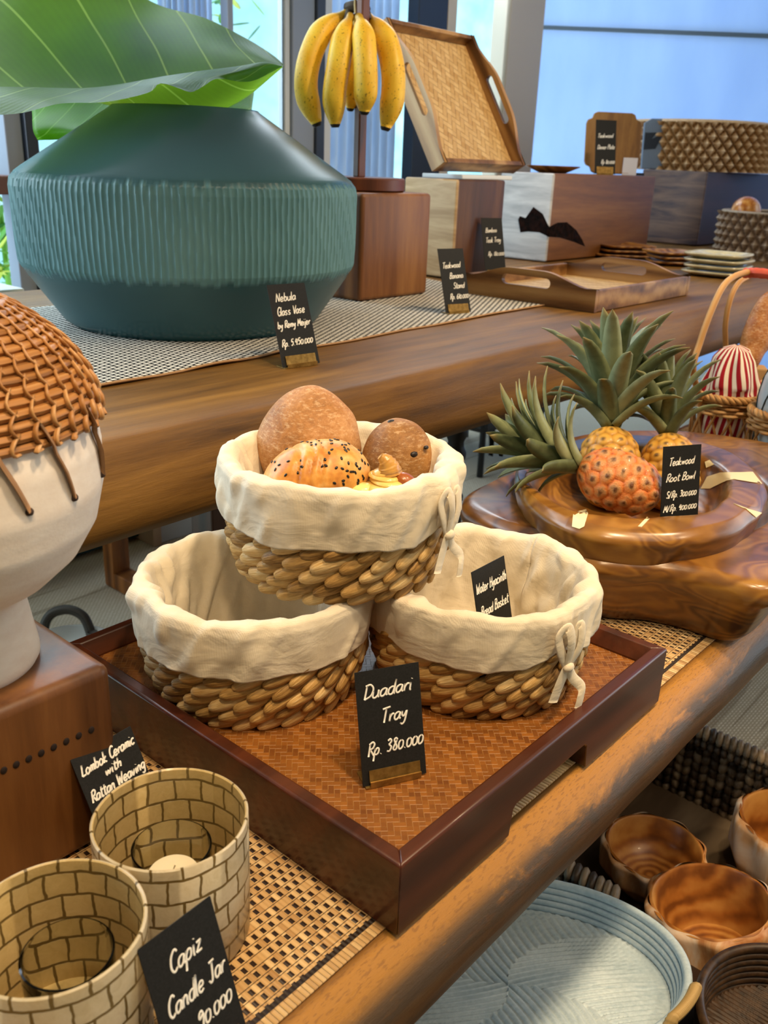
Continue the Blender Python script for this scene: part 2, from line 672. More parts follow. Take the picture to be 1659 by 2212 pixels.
# garden beyond the glass: loose blurred foliage on a pale wall
b = MB()
b.box(-6, 16.0, 5.2, 5.3, -1.0, 3.6)
tw = NT('garden_wall')
M_gw = tw.fin(tw.ramp(tw.noise(tw.coords('Object', (1.5, 1, 2)), 1.5, 4), [(0.3, lin('#8ecbd6')), (0.7, lin('#bfe6ec'))]), 0.9)
struct(b.build('wall_garden', M_gw, smooth=0))
t = NT('garden_leaves')
M_gl = t.fin(t.ramp(t.rnd(), [(0.0, lin('#2f7a3a')), (0.5, lin('#7fc24a')), (0.9, lin('#d9e05a')), (1.0, lin('#e0a04a'))]), 0.6)
rg = random.Random(3)
for k, (px, py, n_) in enumerate([(0, 450, 320), (395, 20, 120)]):
    c = at(px, py, y=3.6)
    m = MB()
    for i in range(n_):
        p = Vector((c[0] + rg.gauss(0, 0.16), 3.6 + rg.gauss(0, 0.15), c[2] + rg.gauss(-0.05, 0.22)))
        R = Matrix.Rotation(rg.uniform(0, 6), 3, 'Z') @ Matrix.Rotation(rg.uniform(-1, 1), 3, 'Y')
        m.blob(p, (0.05, 0.02, 0.004), 4, 4, R, rg.random())
    m.tube([(c[0], 3.6, FLOOR), (c[0], 3.6, c[2])], 0.012, 6)
    tag(m.build('garden_shrub', M_gl, smooth=180), ['green garden shrub outside the window beside the vase rim',
        'sunlit garden shrub outside, above the big leaf'][k], 'shrub')

# ------------------------------------------------------------------ lower display table (live edge slab)
t = NT('live_edge_wood')
v = t.coords('Object', (1.6, 16, 16))
big = t.noise(v, 1.0, 4, 0.6, 1.2)
fine = t.noise(v, 9, 6, 0.7)
base = t.ramp(t.math('ADD', t.math('MULTIPLY', big, 0.7), t.math('MULTIPLY', fine, 0.35)),
              [(0.3, lin('#35210d')), (0.55, lin('#563819')), (0.8, lin('#755226'))])
uvs = t.sep(t.coords('UV'))
blotch = t.noise(t.coords('Object', (9, 30, 30)), 1.2, 7, 0.72, 0.5)
edge = t.ramp(uvs[1], [(0.27, (0, 0, 0)), (0.40, (1, 1, 1)), (0.52, (0.9, 0.9, 0.9)), (0.60, (0, 0, 0))])
bark = t.math('MULTIPLY', edge, t.ramp(blotch, [(0.39, (0, 0, 0)), (0.50, (1, 1, 1))]), clamp=True)
pores = t.math('MULTIPLY', t.ramp(t.noise(t.coords('Object', (40, 160, 160)), 3, 2), [(0.55, (0, 0, 0)), (0.62, (1, 1, 1))]),
               t.ramp(uvs[1], [(0.2, (1, 1, 1)), (0.5, (0, 0, 0))]))
tan = t.ramp(uvs[1], [(0.08, (0, 0, 0)), (0.14, (1, 1, 1)), (0.37, (1, 1, 1)), (0.46, (0, 0, 0))])
col = t.mix(t.math('MULTIPLY', tan, 0.75), base, lin('#b98236'))
col = t.mix(t.math('MULTIPLY', pores, 0.45), col, lin('#6a4522'))
col = t.mix(t.math('MULTIPLY', bark, 0.85), col, lin('#3a3126'))
t.bump(t.math('ADD', fine, blotch), 0.4, 0.003)
M_live = t.fin(col, 0.42, spec=0.4)

LX0, LX1 = -1.0, 2.7
low = thing('display_table', 'low wooden bench table with a live edge carrying the tray and candle jars', 'table', (0.5, 0.2, FLOOR))


def low_prof(x, k):
    w = 0.004 * nz(x * 3.1, 1.7, 0) + 0.002 * nz(x * 11, 4.2, 0)
    h = 0.006 * nz(x * 2.3, 8.1, 0)
    P = [(0.478, 0), (0.012, 0), (0.004, -0.0015), (-0.007 + w * 0.5, -0.009), (-0.018 + w, -0.019), (-0.0245 + w, -0.026 + h * 0.5), (-0.0275 + w, -0.034 + h),
         (-0.0265 + w, -0.05 + h * 0.5), (-0.023 + w, -0.067), (-0.017, -0.079), (0.478, -0.082)]
    return P[k]


UVV = [0.0, 0.10, 0.15, 0.25, 0.38, 0.46, 0.54, 0.64, 0.75, 0.9, 1.0]
m = MB()
nx = 260
vs, us, fs = [], [], []
for i in range(nx + 1):
    x = LX0 + (LX1 - LX0) * i / nx
    for k in range(11):
        y, z = low_prof(x, k)
        vs.append((x - 0.5, y - 0.2, z - FLOOR))
        us.append((x, UVV[k]))
for i in range(nx):
    for k in range(10):
        a = i * 11 + k
        fs.append((a, a + 1, a + 12, a + 11))
    fs.append((i * 11 + 10, i * 11, (i + 1) * 11, (i + 1) * 11 + 10))
fs.append(tuple(range(10, -1, -1)))
fs.append(tuple(nx * 11 + k for k in range(11)))
m.add(vs, fs, us)
m.build('slab', M_live, low, smooth=50)
M_dkleg = wood('dark_leg_wood', '#24140a', '#3a2213', '#52321c', 'z')
for x in (-0.9, 2.5):
    for y in (0.04, 0.44):
        q = MB()
        q.box(x - 0.54, x - 0.46, y - 0.24, y - 0.16, 0, -0.08 - FLOOR)
        q.build('leg', M_dkleg, low, smooth=0, bevel=0.004)

# bamboo table mat on the lower table
t = NT('bamboo_slat_mat')
o_ = t.sep(t.coords('Object'))
U = t.math('DIVIDE', o_[0], 0.0042)
V = t.math('DIVIDE', o_[1], 0.0088)
iu = t.math('FLOOR', U)
iv = t.math('FLOOR', V)
rn = t.n('ShaderNodeTexWhiteNoise', Vector=t.comb(iu, iv)).outputs['Value']
rs = t.n('ShaderNodeTexWhiteNoise', Vector=t.comb(iu, 3.0)).outputs['Value']
par = t.math('MODULO', t.math('ADD', t.math('ABSOLUTE', iu), t.math('ABSOLUTE', iv)), 2.0)
fu = t.math('FRACT', U)
fv = t.math('FRACT', V)
inside = t.math('MULTIPLY', t.math('MULTIPLY', t.math('GREATER_THAN', fv, 0.2), t.math('LESS_THAN', fv, 0.8)),
                t.math('MULTIPLY', t.math('GREATER_THAN', fu, 0.08), t.math('LESS_THAN', fu, 0.92)))
dark = t.math('MULTIPLY', t.math('MULTIPLY', inside, par), t.math('GREATER_THAN', rn, 0.12))
thr = t.math('LESS_THAN', t.math('ABSOLUTE', t.math('SUBTRACT', fv, 0.02)), 0.06)
front = t.math('LESS_THAN', o_[1], 0.013)
hem = t.math('MULTIPLY', t.math('GREATER_THAN', o_[1], 0.010), t.math('LESS_THAN', o_[1], 0.0145))
slat = t.ramp(t.math('ADD', t.math('MULTIPLY', rs, 0.6), t.math('MULTIPLY', rn, 0.4)), [(0.1, lin('#a87f4e')), (0.5, lin('#c9a26c')), (0.9, lin('#e0c08c'))])
dk = t.math('MULTIPLY', dark, t.math('SUBTRACT', 1.0, front))
c = t.mix(dk, slat, lin('#2c1c12'))
c = t.mix(t.math('MULTIPLY', thr, t.math('SUBTRACT', 1.0, front)), c, lin('#3a281a'))
c = t.mix(t.math('MAXIMUM', hem, t.math('MULTIPLY', front, t.math('LESS_THAN', fu, 0.07))), c, lin('#2a1d14'))
t.bump(t.math('SUBTRACT', t.math('SINE', t.math('MULTIPLY', fu, PI)), t.math('MULTIPLY', dk, 1.2)), 0.7, 0.0012)
M_bamboo = t.fin(c, 0.5, spec=0.4)
m = MB()
m.grid(lambda u, v: (-0.95 + 3.55 * u, v * 0.455 + (0.0025 * nz(u * 9, 3, 1) if v < 0.02 else 0), 0.0019 + (0.0006 * nz(u * 40, 1, 1) if v < 0.02 else 0)), 200, 10)
mat_ = m.build('table_mat', M_bamboo, smooth=180, solid=0.0018, loc=(0, 0.012, 0))
tag(mat_, 'bamboo slat table mat in tan and dark brown checks on the low table', 'table mat')

# ------------------------------------------------------------------ upper table: thick rounded plank
M_beam = wood('plank_teak', '#3f2a10', '#6f4d20', '#926a30', 'x', 1.1, rough=0.5, ring=0.10, bump=0.35, spec=0.4)
H = 0.25
UX0, UX1 = -0.6, 5.0
up_t = thing('upper_table', 'long table of one very thick brown plank carrying the vase and wooden blocks', 'table', (1.5, 1.0, FLOOR))
m = MB()
vs, us, fs = [], [], []
nx = 160
NP = 14
for i in range(nx + 1):
    x = UX0 + (UX1 - UX0) * i / nx
    w = 0.006 * nz(x * 1.6, 0.3, 5)
    h = 0.007 * nz(x * 1.3, 6.3, 5)
    e = 0.003 * nz(x * 5, 2.2, 9)
    prof = [(1.63, H), (0.62, H), (0.548 + w, H), (0.537 + w, H - 0.0015 + e * 0.3), (0.5305 + w, H - 0.006 + e), (0.526 + w, H - 0.018 + e), (0.520 + w, H - 0.050),
            (0.518 + w, H - 0.080), (0.521 + w, H - 0.105 + h), (0.531 + w, H - 0.119 + h), (0.56, H - 0.124 + h), (0.75, H - 0.126), (1.63, H - 0.126), (1.63, H - 0.06)]
    for y, z in prof:
        vs.append((x - 1.5, y - 1.0, z - FLOOR))
        us.append((x, y + z))
for i in range(nx):
    for k in range(NP):
        a = i * NP + k
        bq = i * NP + (k + 1) % NP
        fs.append((a, bq, bq + NP, a + NP))
fs.append(tuple(range(NP - 1, -1, -1)))
fs.append(tuple(nx * NP + k for k in range(NP)))
m.add(vs, fs, us)
m.build('plank', M_beam, up_t, smooth=50)
q = MB()
p = at(474, 1105, y=1.05)
q.box(p[0] - 0.02 - 1.5, p[0] + 0.045 - 1.5, 1.05 - 1.0, 1.12 - 1.0, 0, H - 0.124 - FLOOR)
q.build('leg', M_dkleg, up_t, smooth=0, bevel=0.004)
p = at(982, 1000, y=0.80)
q = MB()
prof = []
for i in range(60):
    z = (H - 0.13 - FLOOR) * i / 59
    prof.append((0.021 + 0.004 * math.sin(i * 1.55), z))
q.lathe(prof, 20, Matrix.Translation((p[0] - 1.5, 0.80 - 1.0, 0)))
lg = q.build('leg', M_black, up_t, smooth=180)
lg['label'] = 'black ridged metal leg'
for x in (4.6,):
    q = MB()
    q.box(x - 1.5, x + 0.1 - 1.5, 0.6 - 1, 0.7 - 1, 0, H - 0.124 - FLOOR)
    q.build('leg', M_dkleg, up_t, smooth=0, bevel=0.004)

# woven runner on the upper table
t = NT('black_white_weave')
v = t.sep(t.coords('Object', rot=(0, 0, 0.06)))
wob = t.math('MULTIPLY', t.math('SUBTRACT', t.noise(t.coords('Object', (90, 90, 1)), 1, 2), 0.5), 0.5)
Vv = t.math('ADD', t.math('DIVIDE', v[0], 0.0105), wob)
Uu = t.math('ADD', t.math('DIVIDE', v[1], 0.0125), t.math('MULTIPLY', t.math('FLOORED_MODULO', t.math('FLOOR', Vv), 2.0), 0.5))
du = t.math('ABSOLUTE', t.math('SUBTRACT', t.math('FRACT', Uu), 0.5))
dv = t.math('ABSOLUTE', t.math('SUBTRACT', t.math('FRACT', Vv), 0.5))
dd = t.math('MAXIMUM', t.math('MULTIPLY', du, 1.15), dv)
wh = t.ramp(dd, [(0.31, (1, 1, 1)), (0.40, (0, 0, 0))])
t.bump(wh, 0.25, 0.001)
M_runner = t.fin(t.mix(wh, lin('#14171a'), lin('#e6e2d8')), 0.85, spec=0.2)
CR = [(-0.25, 0.730), (1.455, 0.790), (1.60, 1.32), (-0.25, 1.44)]


def runner(u, v):
    a = Vector(CR[0]).lerp(Vector(CR[1]), u)
    c = Vector(CR[3]).lerp(Vector(CR[2]), u)
    p = a.lerp(c, v)
    k = max(0.0, 1 - v / 0.10)
    rip = k * max(0.0, nz(u * 14, 0.5, 3.3) * 0.9 + 0.15) * 0.010 * (1 if u < 0.5 else 0.3)
    return (p.x, p.y + 0.006 * k * nz(u * 11, 2, 7), H + 0.0022 + rip)


root = thing('table_runner', 'black and white woven runner lying under the vase on the thick plank', 'table runner', (0, 0, 0))
m = MB()
m.grid(runner, 200, 40)
m.build('cloth', M_runner, root, smooth=180, solid=0.002)
m = MB()
m.tube([Vector(runner(i / 200, 0)) for i in range(201)] + [Vector(runner(1, j / 20)) for j in range(1, 21)], 0.0022, 6)
hm = m.build('hem', plain('tan_hem', '#a5805a', 0.8), root, smooth=180)
hm['label'] = 'tan stitched hem'

# ------------------------------------------------------------------ dark serving tray on the lower table
TA, TB, TH, TF = 0.446, 0.460, 0.0675, 0.050
M_maho = wood('mahogany', '#260f08', '#3f1c0e', '#582a14', 'x', 1.0, rough=0.32, coat=0.25, ring=0.2, bump=0.08)
tray = thing('serving_tray', 'dark reddish wooden serving tray with woven base under the three bread baskets', 'tray', (0, 0, 0.003))


def tray_side(L, inset, M, notch=None):
    """one side, running along +x from mitre to mitre, inward is +y"""
    m = MB()
    if notch is None:
        stn = [(0, 0.0), (L, 0.0)]
    else:
        a, b_ = notch
        stn = [(0, 0.0), (a, 0.0), (a + 0.003, 0.026), (a + 0.008, 0.030), (b_ - 0.008, 0.030), (b_ - 0.003, 0.026), (b_, 0.0), (L, 0.0)]
    vs, fs = [], []
    for x, zb in stn:
        for d, z in [(0.0, zb), (0, TH - 0.002), (0.002, TH), (0.0125, TH), (0.022, TF + 0.002), (0.022, zb)]:
            vs.append((d if x == 0 else (L - d if x == L else x), d, z))
    n = 6
    for k in range(len(stn) - 1):
        for i in range(n):
            j = (i + 1) % n
            fs.append((k * n + i, (k + 1) * n + i, (k + 1) * n + j, k * n + j))
    fs += [tuple(range(n)), tuple(range(len(stn) * n - 1, len(stn) * n - n - 1, -1))]
    m.add(vs, fs, [(p[0], p[1] + p[2]) for p in vs], 0.5, M)
    o = m.build('side', M_maho, tray, smooth=30, bevel=0.0012)
    return o


nx0, nx1 = 0.150, 0.284
tray_side(TA, 0.022, Matrix.Identity(4), (nx0, nx1))
tray_side(TA, 0.022, Matrix.Translation((TA, TB, 0)) @ Matrix.Rotation(PI, 4, 'Z'), (TA - nx1, TA - nx0))
M_side2 = Matrix.Translation((0, TB, 0)) @ Matrix.Rotation(-PI / 2, 4, 'Z')
tray_side(TB, 0.022, M_side2)
tray_side(TB, 0.022, Matrix.Translation((TA, 0, 0)) @ Matrix.Rotation(PI / 2, 4, 'Z'))


def weave_mat(name, cell, cA, cB, cLine, rot=0.0, rough=0.45, bump=0.5, coat=0.0, tone=0.5):
    """twill of flat strips: two under two over, thin contrasting lines between strips"""
    t = NT(name)
    s = t.sep(t.coords('Object', (1 / cell, 1 / cell, 1 / cell), rot=(0, 0, rot)))
    i, j = t.math('FLOOR', s[0]), t.math('FLOOR', s[1])
    k = t.math('FLOORED_MODULO', t.math('ADD', i, j), 4.0)
    over = t.math('LESS_THAN', k, 1.5)
    fx, fy = t.math('FRACT', s[0]), t.math('FRACT', s[1])
    lx = t.math('ABSOLUTE', t.math('SUBTRACT', fx, 0.5))
    ly = t.math('ABSOLUTE', t.math('SUBTRACT', fy, 0.5))
    d = t.math('ADD', t.math('MULTIPLY', over, ly), t.math('MULTIPLY', t.math('SUBTRACT', 1.0, over), lx))
    line = t.ramp(d, [(0.40, (0, 0, 0)), (0.49, (1, 1, 1))])
    # the end of each float dips under its neighbour
    kf = t.math('FRACT', t.math('DIVIDE', t.math('ADD', t.math('ADD', s[0], s[1]), 0.0), 2.0))
    rn = t.n('ShaderNodeTexWhiteNoise', Vector=t.comb(t.math('MULTIPLY', i, over), t.math('MULTIPLY', j, t.math('SUBTRACT', 1.0, over)), over)).outputs['Value']
    grain = t.noise(t.coords('Object', (900, 900, 10)), 1, 2)
    f = t.math('ADD', t.math('MULTIPLY', rn, tone), t.math('ADD', t.math('MULTIPLY', over, 0.25), t.math('MULTIPLY', grain, 0.3)))
    c = t.ramp(f, [(0.1, lin(cA)), (0.9, lin(cB))])
    c = t.mix(t.math('MULTIPLY', line, 0.7), c, lin(cLine))
    t.bump(t.math('SUBTRACT', t.math('MULTIPLY', over, 0.35), line), bump, cell * 0.18)
    return t.fin(c, rough, coat=coat)


M_trayweave = weave_mat('brown_split_bamboo_weave', 0.0052, '#643712', '#8f5820', '#b08044', rot=PI / 4, rough=0.42, bump=0.55, coat=0.1)
m = MB()
m.box(0.02, TA - 0.02, 0.02, TB - 0.02, TF - 0.006, TF)
wp = m.build('woven_base', M_trayweave, tray, smooth=0)
wp['label'] = 'orange-brown woven base panel'

# ------------------------------------------------------------------ water hyacinth baskets with cotton liners
M_hyac = strand('water_hyacinth', '#6b4a1e', '#c79d5c', '#efd7a2', rough=0.5, streak=16, bump=0.6, per=0.45)
t = NT('cream_cotton')
v = t.coords('Object', (1, 1, 1))
wv = t.math('ADD', t.math('SINE', t.math('MULTIPLY', t.sep(v)[0], 5200)), t.math('SINE', t.math('MULTIPLY', t.sep(v)[2], 5200)))
blot = t.noise(t.coords('Object', (30, 30, 30)), 1, 3)
rump = t.noise(t.coords('Object', (20, 20, 30)), 1.0, 3, 0.5, 1.4)
t.bump(t.math('ADD', t.math('MULTIPLY', wv, 0.012), t.math('ADD', t.math('MULTIPLY', t.noise(t.coords('Object', (160, 160, 160)), 1, 4), 0.12), t.math('MULTIPLY', rump, 1.0))), 0.42, 0.005)
M_cotton = t.fin(t.ramp(blot, [(0.3, lin('#d6c9b0')), (0.7, lin('#e2d7c2'))]), 0.85, spec=0.2, sheen=0.15)
M_inner = plain('dark_basket_inside', '#6b4a22', 0.8)

BPROF_Z = [0.0, 0.012, 0.03, 0.05, 0.075, 0.10, 0.115]
BPROF_R = [0.094, 0.101, 0.1075, 0.1105, 0.1105, 0.1085, 0.107]


def woven_body(rows, seed, parent, top=0.100):
    rg = random.Random(seed)
    m = MB()
    prof = [(0.0, 0.004)] + [(interp(BPROF_Z, BPROF_R, z) - 0.006, max(z, 0.004)) for z in np.linspace(0, top, 10)]
    m.lathe(prof, 48, None, 0.05)
    n = 27
    for k in range(rows):
        z = 0.0085 + (top - 0.012) * k / (rows - 1)
        r = interp(BPROF_Z, BPROF_R, z) - 0.0035
        off = (k % 2) * 0.5 + rg.random() * 0.15
        for i in range(n):
            a = 2 * PI * (i + off + rg.uniform(-0.1, 0.1)) / n
            tl = -0.33 + rg.uniform(-0.1, 0.1)
            R = Matrix.Rotation(a + PI / 2, 3, 'Z') @ Matrix.Rotation(tl, 3, 'Y') @ Matrix.Rotation(0.16, 3, 'Z')
            hl = 0.0208 * rg.uniform(0.93, 1.1)
            hz = 0.0085 * rg.uniform(0.92, 1.06)
            rr = r + rg.uniform(-0.0006, 0.0008)
            m.blob((rr * math.cos(a), rr * math.sin(a), z + rg.uniform(-0.0006, 0.0006)), (hl, 0.0062, hz), 9, 8, R, rg.uniform(0.15, 1.0), pw=0.85)
    return m.build('woven_body', M_hyac, parent, smooth=180)


def liner(seed, parent, hem_z=0.060, hang_var=0.006, front=None, pinch=None):
    """folded cotton lining: floor, inner wall, rolled rim and outer cuff; returns outside radius function"""
    S = [(0.0, 0.0, 0.012), (0.14, 0.080, 0.012), (0.20, 0.087, 0.022), (0.34, 0.092, 0.06), (0.46, 0.097, 0.095), (0.53, 0.1025, 0.1115),
         (0.565, 0.1085, 0.1165), (0.60, 0.1140, 0.114), (0.66, 0.1165, 0.107), (0.80, 0.1168, 0.085), (1.0, 0.1150, hem_z)]
    ss = [q[0] for q in S]
    rs = [q[1] for q in S]
    zs = [q[2] for q in S]
    m = MB()

    def fn(u, v):
        a = 2 * PI * u
        r, z = interp(ss, rs, v), interp(ss, zs, v)
        ca, sa = math.cos(a), math.sin(a)
        w = max(0.0, min(1, (v - 0.12) / 0.1))
        # broad rumples and slanting drapes
        q = nz(ca * 2.2 + seed, sa * 2.2, z * 7) * 0.0050
        fold = nz(ca * 4 + seed * 3 + z * 9, sa * 4 - z * 14, z * 5 + 2) * 0.0040
        g2 = nz(ca * 7 + seed - z * 30, sa * 7 + z * 18, 4.4)
        crease = max(0.0, g2 - 0.05) * 0.010
        q += nz(ca * 5.5 + seed * 2, sa * 5.5 + z * 12, z * 22) * 0.0030
        out = v > 0.56
        if out:
            e = q * 0.5 + fold * 0.55 + crease * 0.8 + 0.0006
            r += max(-0.0018, e)
        else:
            r += w * (-abs(q) * 1.1 - max(0.0, fold) * 0.9 - crease * 1.2)
        rim = math.exp(-((v - 0.57) / 0.06) ** 2)
        z += rim * (nz(ca * 3.2 + seed * 5, sa * 3.2, 3) * 0.006 + nz(ca * 9 + seed, sa * 9, 8) * 0.0018)
        if v > 0.6:
            k = (v - 0.6) / 0.4
            z += k * (nz(ca * 2.2 + seed, sa * 2.2, 5) * hang_var + nz(ca * 12, sa * 12, seed) * 0.0012)
            if pinch is not None:
                d = abs((a - pinch + PI) % (2 * PI) - PI)
                g = math.exp(-(d / 0.20) ** 2)
                z += g * k * 0.010
                r += g * (0.0012 + 0.0022 * math.sin(d * 60) * math.sin(k * PI))
        if v < 0.14:
            z += w * 0 + nz(ca * r * 30 + seed, sa * r * 30, 1) * 0.0016
        return (r * ca, r * sa, z)
    m.grid(fn, 200, 84, cu=True)
    return m.build('liner', M_cotton, parent, smooth=180, solid=0.0012)


def ribbon(m, pts, w=0.0055, th=0.0014, k=6, up=None):
    P = smooth_path(pts, k)
    m.tube(P, w, 8, flat=th / w, up=up)


def find_angle(c, r, z, px, lo=-2.6, hi=0.6):
    """angle on a round thing at which its near surface is seen at photo column px"""
    best = None
    for i in range(400):
        a = lo + (hi - lo) * i / 399
        p = (c[0] + r * math.cos(a), c[1] + r * math.sin(a), z)
        nrm = np.array([math.cos(a), math.sin(a), 0])
        if (np.array(p) - CAM) @ nrm > 0:
            continue
        e = abs(pix(p)[0] - px)
        if best is None or e < best[0]:
            best = (e, a)
    return best[1]


BK = [('L', (0.1214, 0.2963, 0.0532), 1.0, None, 0.064),
      ('R', (0.2920, 0.1443, 0.0532), 5.3, (1212, 1435), 0.064),
      ('T', (0.2000, 0.2580, 0.1675), 9.1, (952, 1160), 0.060)]
BL = ['round water hyacinth basket, empty, with cream cloth lining, beside the dark wooden block',
      'round water hyacinth basket holding a black price card, cream lining tied with a bow',
      'round water hyacinth basket full of bread, resting on the two other baskets']
for (nm, c, seed, bow, hz), lab in zip(BK, BL):
    root = thing('bread_basket', lab, 'basket', c, 0, 'cloth lined bread baskets stacked on the tray')
    ang = find_angle(c, 0.117, c[2] + 0.06, bow[0]) if bow else None
    woven_body(8, int(seed * 10), root)
    liner(seed, root, hz, pinch=ang)
    if bow:
        m = MB()
        rad = Vector((math.cos(ang), math.sin(ang), 0))
        tan_ = Vector((-math.sin(ang), math.cos(ang), 0))

        def bp(s, z, o):
            return tuple(rad * (0.1195 + o) + tan_ * s + Vector((0, 0, z)))
        kz = 0.062
        ribbon(m, [bp(0, kz, 0.004), bp(-0.012, kz + 0.018, 0.006), bp(-0.017, kz + 0.036, 0.005), bp(-0.008, kz + 0.044, 0.007), bp(-0.004, kz + 0.028, 0.010),
                   bp(0, kz, 0.005)], 0.0052, up=rad)
        ribbon(m, [bp(0, kz, 0.004), bp(0.006, kz + 0.022, 0.005), bp(0.010, kz + 0.040, 0.004), bp(0.013, kz + 0.036, 0.006), bp(0.010, kz + 0.018, 0.008),
                   bp(0, kz, 0.005)], 0.0050, up=rad)
        ribbon(m, [bp(0, kz, 0.005), bp(-0.006, kz - 0.016, 0.004), bp(-0.012, kz - 0.036, 0.003)], 0.0068, up=rad)
        ribbon(m, [bp(0.001, kz, 0.005), bp(0.008, kz - 0.014, 0.006), bp(0.018, kz - 0.026, 0.010), bp(0.016, kz - 0.036, 0.012), bp(0.014, kz - 0.046, 0.012)],
               0.0052, up=rad)
        m.blob(bp(0, kz, 0.006), (0.0068, 0.0052, 0.0052), 8, 8)
        m.build('tie_bow', M_cotton, root, smooth=180)

# ------------------------------------------------------------------ breads in the top basket
TC = np.array([0.2, 0.258, 0.169])


def crust(name, dark, mid, light, flour=0.0, sc=220):
    t = NT(name)
    n1 = t.noise(t.coords('Object', (14, 14, 14)), 1, 3)
    n2 = t.noise(t.coords('Object', (sc, sc, sc)), 1, 4, 0.7)
    f = t.math('ADD', t.math('MULTIPLY', n1, 0.65), t.math('MULTIPLY', n2, 0.4))
    c = t.ramp(f, [(0.3, lin(dark)), (0.52, lin(mid)), (0.72, lin(light))])
    if flour:
        fl = t.ramp(t.noise(t.coords('Object', (60, 60, 200)), 2, 6, 0.75), [(0.52, (0, 0, 0)), (0.62, (1, 1, 1))])
        c = t.mix(t.math('MULTIPLY', fl, flour), c, lin('#e6cba2'))
    t.bump(n2, 0.5, 0.0015)
    return t.fin(c, 0.55, spec=0.35)


def rot_to(long_axis, hint=(0, 0, 1)):
    x = Vector(long_axis).normalized()
    z = Vector(hint)
    z = (z - x * z.dot(x)).normalized()
    y = z.cross(x)
    return Matrix((x, y, z)).transposed()


def px_dir(px0, py0, px1, py1, d0, d1):
    return Vector(at(px1, py1, d=d1) - at(px0, py0, d=d0))


def lump_thing(name, label, cat, c, axes, R, mat, fn=None, nu=48, nv=48, group=None, pname='crumb'):
    """one smooth irregular body, origin at its centre"""
    m = MB()

    def f(u, v):
        th = PI * u
        ph = 2 * PI * v
        d = Vector((-math.cos(th), math.sin(th) * math.cos(ph), math.sin(th) * math.sin(ph)))
        k = fn(d) if fn else 1.0
        q = Vector((d.x * axes[0], d.y * axes[1], d.z * axes[2])) * k
        return tuple(R @ q)
    m.grid(f, nu, nv, cv=True)
    o = m.build(name, mat, None, smooth=180, loc=tuple(c))
    return tag(o, label, cat, group)


depT = 1.04
c1 = at(668, 955, d=0.935)
loaf = lump_thing('bread_loaf', 'large brown flour-dusted loaf standing behind the seeded bun', 'bread', c1, (0.060, 0.0545, 0.042),
                  rot_to(px_dir(648, 1050, 672, 850, 0.93, 0.94), FW * -1), crust('brown_crust', '#6e4420', '#a87440', '#cfa070', 0.35),
                  lambda d: (1 + 0.03 * nz(d.x * 2, d.y * 2, d.z * 2)) * (1 - 0.07 * max(0, d.x) * (1 - d.x * d.x) ** 0.5 * 1.6))
c2 = at(858, 992, d=0.925)
lump_thing('bread_roll', 'round dark roll with raisins beside the tall brown loaf', 'bread', c2, (0.042, 0.0365, 0.034),
           rot_to(px_dir(845, 1050, 865, 910, 0.93, 0.93), FW * -1), crust('roll_crust', '#5e3a1c', '#8f6232', '#b5854e', 0.3),
           lambda d: 1 + 0.03 * nz(d.x * 2 + 5, d.y * 2, d.z * 2))
rs_m = MB()
for px, py, k in [(893, 980, 0), (922, 985, 1), (847, 914, 2)]:
    pass
roll = bpy.data.objects['bread_roll']
M_raisin = plain('raisin', '#1d120c', 0.45)
for px, py, sz in [(893, 981, 0.0052), (846, 914, 0.0055), (932, 962, 0.003)]:
    p = at(px, py, d=pix(c2)[2] - 0.028 if py > 950 else 0.915) - c2
    k = np.linalg.norm(p)
    m = MB()
    m.blob(tuple(p / k * min(k, 0.0385)), (sz, sz * 0.8, sz * 0.7), 8, 8)
    m.build('raisin', M_raisin, roll, smooth=180)

# sesame bun: folded dough with black seeds
c3 = at(684, 1034, d=0.850)
R3 = rot_to(px_dir(590, 1058, 770, 1012, 0.84, 0.86), (0, 0, 1))
t = NT('bun_crust')
n1 = t.noise(t.coords('Object', (26, 26, 26)), 1, 3)
n2 = t.noise(t.coords('Object', (200, 200, 200)), 1, 4)
t.bump(n2, 0.25, 0.001)
M_bun = t.fin(t.ramp(t.math('ADD', t.math('MULTIPLY', n1, 0.8), t.math('MULTIPLY', n2, 0.25)), [(0.32, lin('#a8601f')), (0.52, lin('#d5943f')), (0.74, lin('#eccb86'))]), 0.42,
              coat=0.12, coat_rough=0.3)


def bunf(d):
    g = 0.0
    for off in (-0.55, -0.32, -0.12):
        g -= 0.085 * math.exp(-((d.x - off - 0.35 * d.z * d.z) / 0.045) ** 2) * (1 if d.z > -0.3 else 0)
    return 1 + g + 0.02 * nz(d.x * 3, d.y * 3, d.z * 3)


